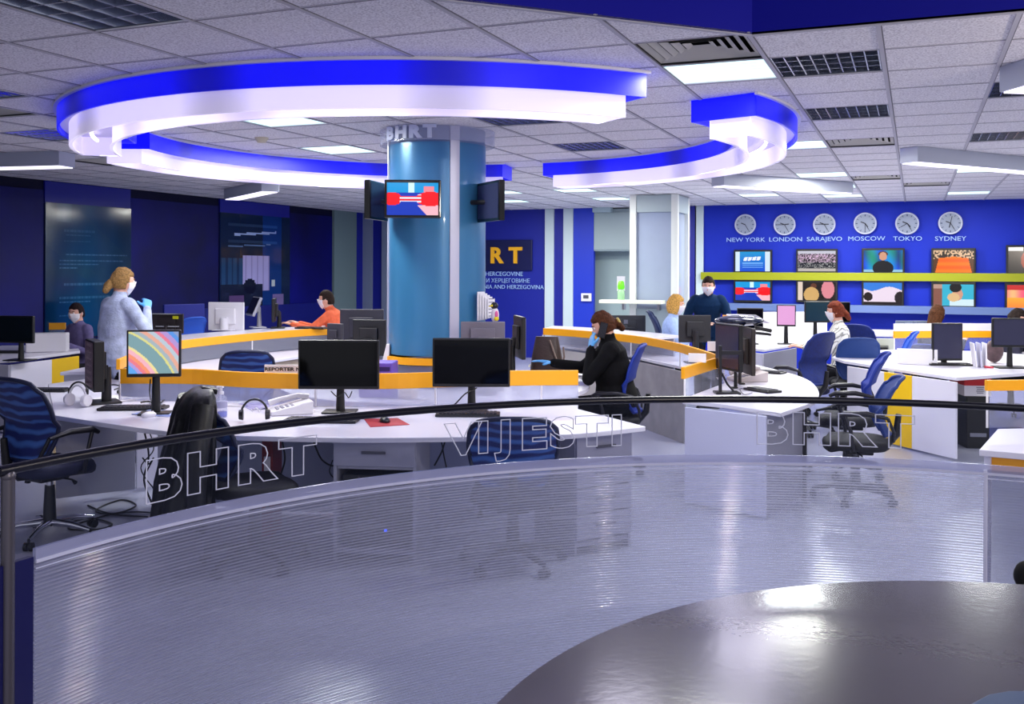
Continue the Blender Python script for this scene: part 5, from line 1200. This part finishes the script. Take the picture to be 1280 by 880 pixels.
    for s, tg, hm, pole, nn, cu in ((-1, Ltgt, 4, poleL, nL, curlL), (1, Rtgt, 5, poleR, nR, curlR)):
        S = sh+V(s*.165*k, 0, 0); z.append((sh+V(s*.05, 0, .0), S, .075, 1)); e, w = ik(S, Vector(tg), .29, .255, pole or V(s*.35, -.25, -1))
        bone(S+V(-s*.03, 0, .0), S+(e-S)*.25, .068*k, .056*k, 1); bone(S+(e-S)*.2, e, .056*k, .045*k, 1); bone(e, w, .046*k, .033*k, 1)
        d = (w-e).normalized(); wr = w+d*.02; bone(w-d*.01, wr, .024, .021, hm); hand(b, z, wr, d, nn or V(0, 0, -1), cu, s, hm); hands[s] = wr+d*.1
    # legs
    for s in (-1, 1):
        hj = pel+V(s*.085*k, 0, -.03)
        if sit: kn = hj+V(s*(kneesp-.085), .43, -.02); an = V(kn.x, kn.y-.02, footz+.09); an.z = max(an.z, kn.z-.44)
        else: kn = V(hj.x+s*.01, hj.y+.03, .50*hip/.93); an = V(hj.x+s*.015, hj.y-.02, .09)
        bone(hj, kn, .088*k, .060*k, 2); bone(kn, an, .058*k, .042*k, 2); ft = an+V(0, 0, -.055); bone(ft+V(0, -.04, 0), ft+V(s*.02, .15, -.005), .036, .03, 3)
    me = remesh(b, vox, 3, 'person_body')
    import numpy as np
    nf = len(me.polygons); cen = np.empty(nf*3); me.polygons.foreach_get('center', cen); cen = cen.reshape(-1, 3); best = np.full(nf, 1e9); mi = np.zeros(nf, int)
    for p, q, r, m in z:
        p = np.array(p); q = np.array(q); d = q-p; dd = max(1e-9, d@d); tt = np.clip(((cen-p)@d)/dd, 0, 1); ds = np.linalg.norm(cen-(p+tt[:, None]*d), axis=1)-r; w_ = ds < best; best[w_] = ds[w_]; mi[w_] = m
    for m in mats: me.materials.append(m)
    me.polygons.foreach_set('material_index', mi.astype('i')); me.shade_smooth()
    o = bpy.data.objects.new('body', me); COL.objects.link(o); o.parent = t
    # hair
    st, hcname = hair; HM = mat('hair_'+hcname, hcname, .75, noise_=.45, nscale=70, spec=.15, bump=.5, bscale=90); hb = MB(); hb.sph((0, 0, 0), 1, 48, 32); pts = []
    for v in hb.v:
        x, y, q = v; r = 1.13+.05*noise.noise(V(x*3, y*3, q*7))*2; face = y > .25-.25*max(0, q)*0 and q < .48-.25*abs(x)
        az = atan2(abs(x), y)
        lowcut = {'short': -.5, 'bob': -1.0, 'tied': -.55, 'long': -1.2}[st]
        inface = az < (1.15 if st != 'bob' else .95) and q < .50-.12*abs(x)
        if inface or (q < lowcut and y > -.9): r = .86
        elif az < (1.85 if st == 'short' else 1.35) and q < -.08 and st in ('short', 'tied'): r = .88
        if st == 'short' and not inface and q > 0: r = 1.09+.03*noise.noise(V(x*5, y*5, q*5))
        zz = q*.118*r; 
        if st == 'bob' and not inface and q < 0: zz = q*.118*1.15; r = 1.18
        pts.append(Mh @ V(x*.076*r, y*.094*r-.004, zz+.003)+hc)
    hb.v = pts
    if st == 'tied': 
        for q in range(5): rcone(hb, hc+Mh @ V(0, -.10, -.01-.0*q), hc+Mh @ V(.01*(q-2), -.125-.004*q, -.035-.012*q), .035, .028)
    if st == 'long':
        for q in range(7): a = pi*(q-3)/7; rcone(hb, hc+Mh @ V(.07*sin(a), -.075*cos(a), .02), hc+Mh @ V(.075*sin(a), -.085*cos(a)-.01, -.17), .032, .025)
    hm_ = remesh(hb, .006, 1, 'hair_mesh'); hm_.materials.append(HM); hm_.shade_smooth(); ho = bpy.data.objects.new('hair', hm_); COL.objects.link(ho); ho.parent = t
    for s in (-1, 1):
        e = MB(); c = hc+Mh @ V(s*.030, .080, .016); e.sph(c, .0115, 12, 8); e.k = 1; e.sph(c+Mh @ V(0, .007, 0), .0065, 10, 6); e.obj('eye', [mat('eye_white', 'E8E0DC', .3), mat('eye_dark', '20140E', .2)], t, smooth=60)
        e = MB(); e.tube([hc+Mh @ V(s*.014, .090, .034), hc+Mh @ V(s*.030, .089, .040), hc+Mh @ V(s*.046, .078, .036)], .0035, 6); e.obj('eyebrow', HM, t, smooth=60)
    if mask:
        def mf(u, v):
            a = (u-.5)*2*radians(72); q = .02-.135*v; nz = 1+.14*max(0, 1-abs(a)*2.4)*max(0, 1-v*1.6)
            wz = sqrt(max(.05, 1-(q/.135)**2)); sx = .082*(1-.22*v); return Mh @ V(sx*sin(a)*wz, (.099-.006*v)*cos(a)*wz*nz+.004, q+.03*abs(sin(a))*(1 if v < .5 else .9)*(1-v)*-.6+ (.028*abs(sin(a)) if v > .5 else 0)*v)+hc
        mb = MB(); mb.grid(mf, 18, 10); mo = mb.obj('face_mask', mat('mask_white', 'F2EEF6', .7), t, smooth=80); sol = mo.modifiers.new('thickness', 'SOLIDIFY'); sol.thickness = .002; sol.offset = 1
        for s in (-1, 1): mb = MB(); mb.tube([mf(0 if s < 0 else 1, .05), hc+Mh @ V(s*.082, -.012, .016), hc+Mh @ V(s*.082, -.018, -.012), mf(0 if s < 0 else 1, .9)], .0016, 5); mb.obj('mask_strap', mat('mask_white', ''), mo)
    if glasses:
        mb = MB()
        for s in (-1, 1): mb.tube([hc+Mh @ V(s*.031+.022*cos(a), .101, .014+.018*sin(a)) for a in arc(0, 2*pi, 16)[:-1]], .0022, 6, True); mb.tube([hc+Mh @ V(s*.053, .100, .018), hc+Mh @ V(s*.080, .05, .02), hc+Mh @ V(s*.082, -.01, .014)], .0022, 6)
        mb.tube([hc+Mh @ V(-.01, .103, .016), hc+Mh @ V(.01, .103, .016)], .0022, 6); mb.obj('glasses', BLACK, t)
    return t, hc, Mh, hands
GLOVE = mat('blue_glove', '5AA8E8', .4)
KNIT = mat('grey_knit', 'A6B0CC', .9, noise_=.22, nscale=14, bump=.4, bscale=60)
person('standing person in a grey knitted sweater seen from behind with a raised blue-gloved hand', P(146, 336, 8.5), -38, .92, 3, (-.24, .26, 1.00), (.20, .17, 1.33), topmat=KNIT, pants='14141C', hair=('tied', '8A6A40'), head=(-14, 6), sit=False, handR=GLOVE, handL=GLOVE, build=1.08, waist=1.25, poleR=V(.8, -.1, -1), nR=V(-1, .3, 0), curlR=.6)
person('seated person in a purple-grey sweater and white mask at the left edge desk', P(103, 336, 11.9), 152, .50, 6, (-.14, .30, .78), (.14, .30, .78), top='6C6490', hair=('short', '24181C'), head=(12, 10))
person('man in an orange shirt and white mask leaning over a keyboard', P(428, 336, 12.4), 86, .68, 20, (-.12, .60, .99), (.14, .58, .99), top='E8704C', hair=('short', '2A1E1A'), head=(4, 4), build=1.04, footz=.12)
pp, hc4, M4, hn4 = person('woman in a black blazer phoning, blue gloves, leaning left at the ring desk', P(771, 336, 8.25), 87, .575, 9, (-.10, .22, 1.02), (.22, .53, .885), top='0C0C10', pants='0C0C10', hair=('tied', '4A2A1A'), head=(6, 24), vox=.0075, handL=GLOVE, handR=GLOVE, build=1.22, waist=1.3, mask=False, poleL=V(-.3, .55, -1), nL=V(.6, -.9, 0), curlL=.25, nR=V(0, 0, -1), curlR=.12)
ph = hc4+M4 @ V(-.092, .03, -.02); b = MB(); b.T = Matrix.Translation(ph) @ M4.to_4x4() @ Matrix.Rotation(radians(38), 4, 'X'); b.box((0, 0, 0), (.010, .064, .135)); o = b.obj('phone', BLACKG, None, bevel=.003)
t = thing('mobile_phone', 'black mobile phone held to the ear of the woman in the black blazer', 'phone', pp.location, pp.rotation_euler.z); o.parent = t; o.name = 'phone_body'
b = MB(); b.T = Matrix.Translation(ph+M4 @ V(-.006, 0, 0)) @ M4.to_4x4() @ Matrix.Rotation(radians(38), 4, 'X'); b.box((0, 0, 0), (.002, .056, .115)); b.obj('back_cover', mat('phone_back', '1A1A24', .2), t)
b = MB(); b.tube([hc4+M4 @ V(.03*cos(a), -.135+.0*a, -.02+.03*sin(a)) for a in arc(0, 2*pi, 14)[:-1]], .012, 8, True); b.obj('hair_scrunchie', mat('scrunchie', 'B09A50', .6, noise_=.6, nscale=60), pp, smooth=60)
b = MB(); b.prism([(-.035, 0), (.03, 0), (.045, .14), (-.02, .16)], 0, .005); M = Matrix.Translation(hc4+V(-.02, .06, -.30)) @ Matrix.Rotation(radians(95), 4, 'X'); b.v = [tuple(M @ Vector(v)) for v in b.v]; b.obj('shirt_front', PAPER, pp)
person('blond woman in a light blue shirt and white mask facing right', P(838, 336, 11.5), -104, .63, 4, (-.2, .34, .99), (.2, .34, .99), top='A8C0EA', hair=('bob', 'C89A50'), head=(0, 8), footz=.1)
person('man in a dark navy sweater and white mask bending over the desk toward us', P(884, 336, 12.5), 172, .90, 27, (-.24, .42, .98), (.32, .40, .97), top='0E2A4C', hair=('short', '241812'), head=(-10, 14), sit=False, build=1.12, turtle=True)
PATT = bpy.data.materials.new('patterned_knit'); PATT.use_nodes = True; _b = PATT.node_tree.nodes['Principled BSDF']; _tc = N(PATT, 'ShaderNodeTexCoord'); _w = N(PATT, 'ShaderNodeTexWave'); _w.inputs['Scale'].default_value = 9; _w.inputs['Distortion'].default_value = 9; _w.bands_direction = 'DIAGONAL'
_r = N(PATT, 'ShaderNodeValToRGB'); _r.color_ramp.elements[0].color = (*lin('8A8A84'), 1); _r.color_ramp.elements[1].color = (*lin('F0EEE6'), 1); _r.color_ramp.elements[1].position = .5
L(PATT, _tc.outputs['Object'], _w.inputs['Vector']); L(PATT, _w.outputs['Fac'], _r.inputs['Fac']); L(PATT, _r.outputs['Color'], _b.inputs['Base Color']); _b.inputs['Roughness'].default_value = .9
person('woman in a white patterned sweater and light mask facing left among the blue chairs', P(1052, 336, 11.35), 72, .56, 4, (-.16, .40, .80), (.18, .42, .80), topmat=PATT, hair=('tied', '6A2E1C'), head=(2, 6))
person('person with long brown hair seated behind the square grey monitor', P(1169, 336, 12.3), -48, .49, 4, (-.2, .36, .80), (.2, .36, .80), top='3A3A50', hair=('long', '4A2C1A'), head=(-16, 12), mask=False)
person('person with dark hair, glasses and mask behind the wide monitor at the right edge', P(1264, 336, 11.6), -128, .475, 4, (-.2, .36, .80), (.2, .36, .80), top='2A2A3A', hair=('long', '1C1210'), head=(0, 16), glasses=True)
for px, Z, dg, lb, st in ((103, 11.9, 152, 'chair of the person in the purple-grey sweater', .44), (440, 12.4, 86, 'chair of the man in the orange shirt', .58), (1169, 12.3, -48, 'chair of the person with long brown hair', .40), (1264, 11.6, -128, 'chair of the person with glasses at the right edge', .39), (1054, 11.35, 88, 'chair of the woman in the patterned sweater', .46)):
    chair(P(px, 336, Z), dg, 'blue '+lb+', mostly hidden', seat=st, top=st+.38, fab=BLUEF, arms=False, tiltb=4)
# ------------------------------------------------------------------ light
w = bpy.data.worlds.new('world'); SC.world = w; w.use_nodes = True
w.node_tree.nodes['Background'].inputs[0].default_value = (*lin('CCCEDC'), 1); w.node_tree.nodes['Background'].inputs[1].default_value = .8
def area(loc, size, power, col='FFFFFF', rot=(0, 0, 0), name='ceiling_lamp'):
    d = bpy.data.lights.new(name, 'AREA'); d.shape = 'RECTANGLE'; d.size, d.size_y = size; d.energy = power; d.color = lin(col)
    o = bpy.data.objects.new(name, d); COL.objects.link(o); o.location = loc; o.rotation_euler = rot; return o
for (i, j) in lit:
    x0, x1, y0, y1 = cell(i, j)
    area(((x0+x1)/2, (y0+y1)/2, H-.01), (.5, .5), 50, 'FFFFF6')
for k in range(10):
    a = 2*pi*k/10; area((RC.x+2.55*cos(a), RC.y+2.55*sin(a), 2.59), (.4, .4), 7, 'F0ECFF', name='ring_lamp')
def spot(loc, p, r, col='FFF0E0'):
    d = bpy.data.lights.new('studio_spotlight', 'POINT'); d.energy = p; d.shadow_soft_size = r; d.color = lin(col); o = bpy.data.objects.new('studio_spotlight', d); COL.objects.link(o); o.location = loc
spot((1.70, 4.68, 2.5), 70, .02)
spot((3.3, -.32, 2.6), 260, .025)
area((.8, .8, 3.86), (3, 2.5), 60, 'E8E8FF', name='added_parapet_fill')  # added fill light, unseen, brightens the parapet and letters from the camera side
SC.view_settings.view_transform = 'Standard'; SC.view_settings.look = 'None'; SC.view_settings.gamma = 1; SC.view_settings.use_curve_mapping = False
SC.view_settings.exposure = 0
SC.render.engine = 'CYCLES'
SC.cycles.use_denoising = True
SC.cycles.max_bounces = 8; SC.cycles.transparent_max_bounces = 24; SC.cycles.caustics_reflective = False; SC.cycles.caustics_refractive = False; SC.cycles.sample_clamp_indirect = 4
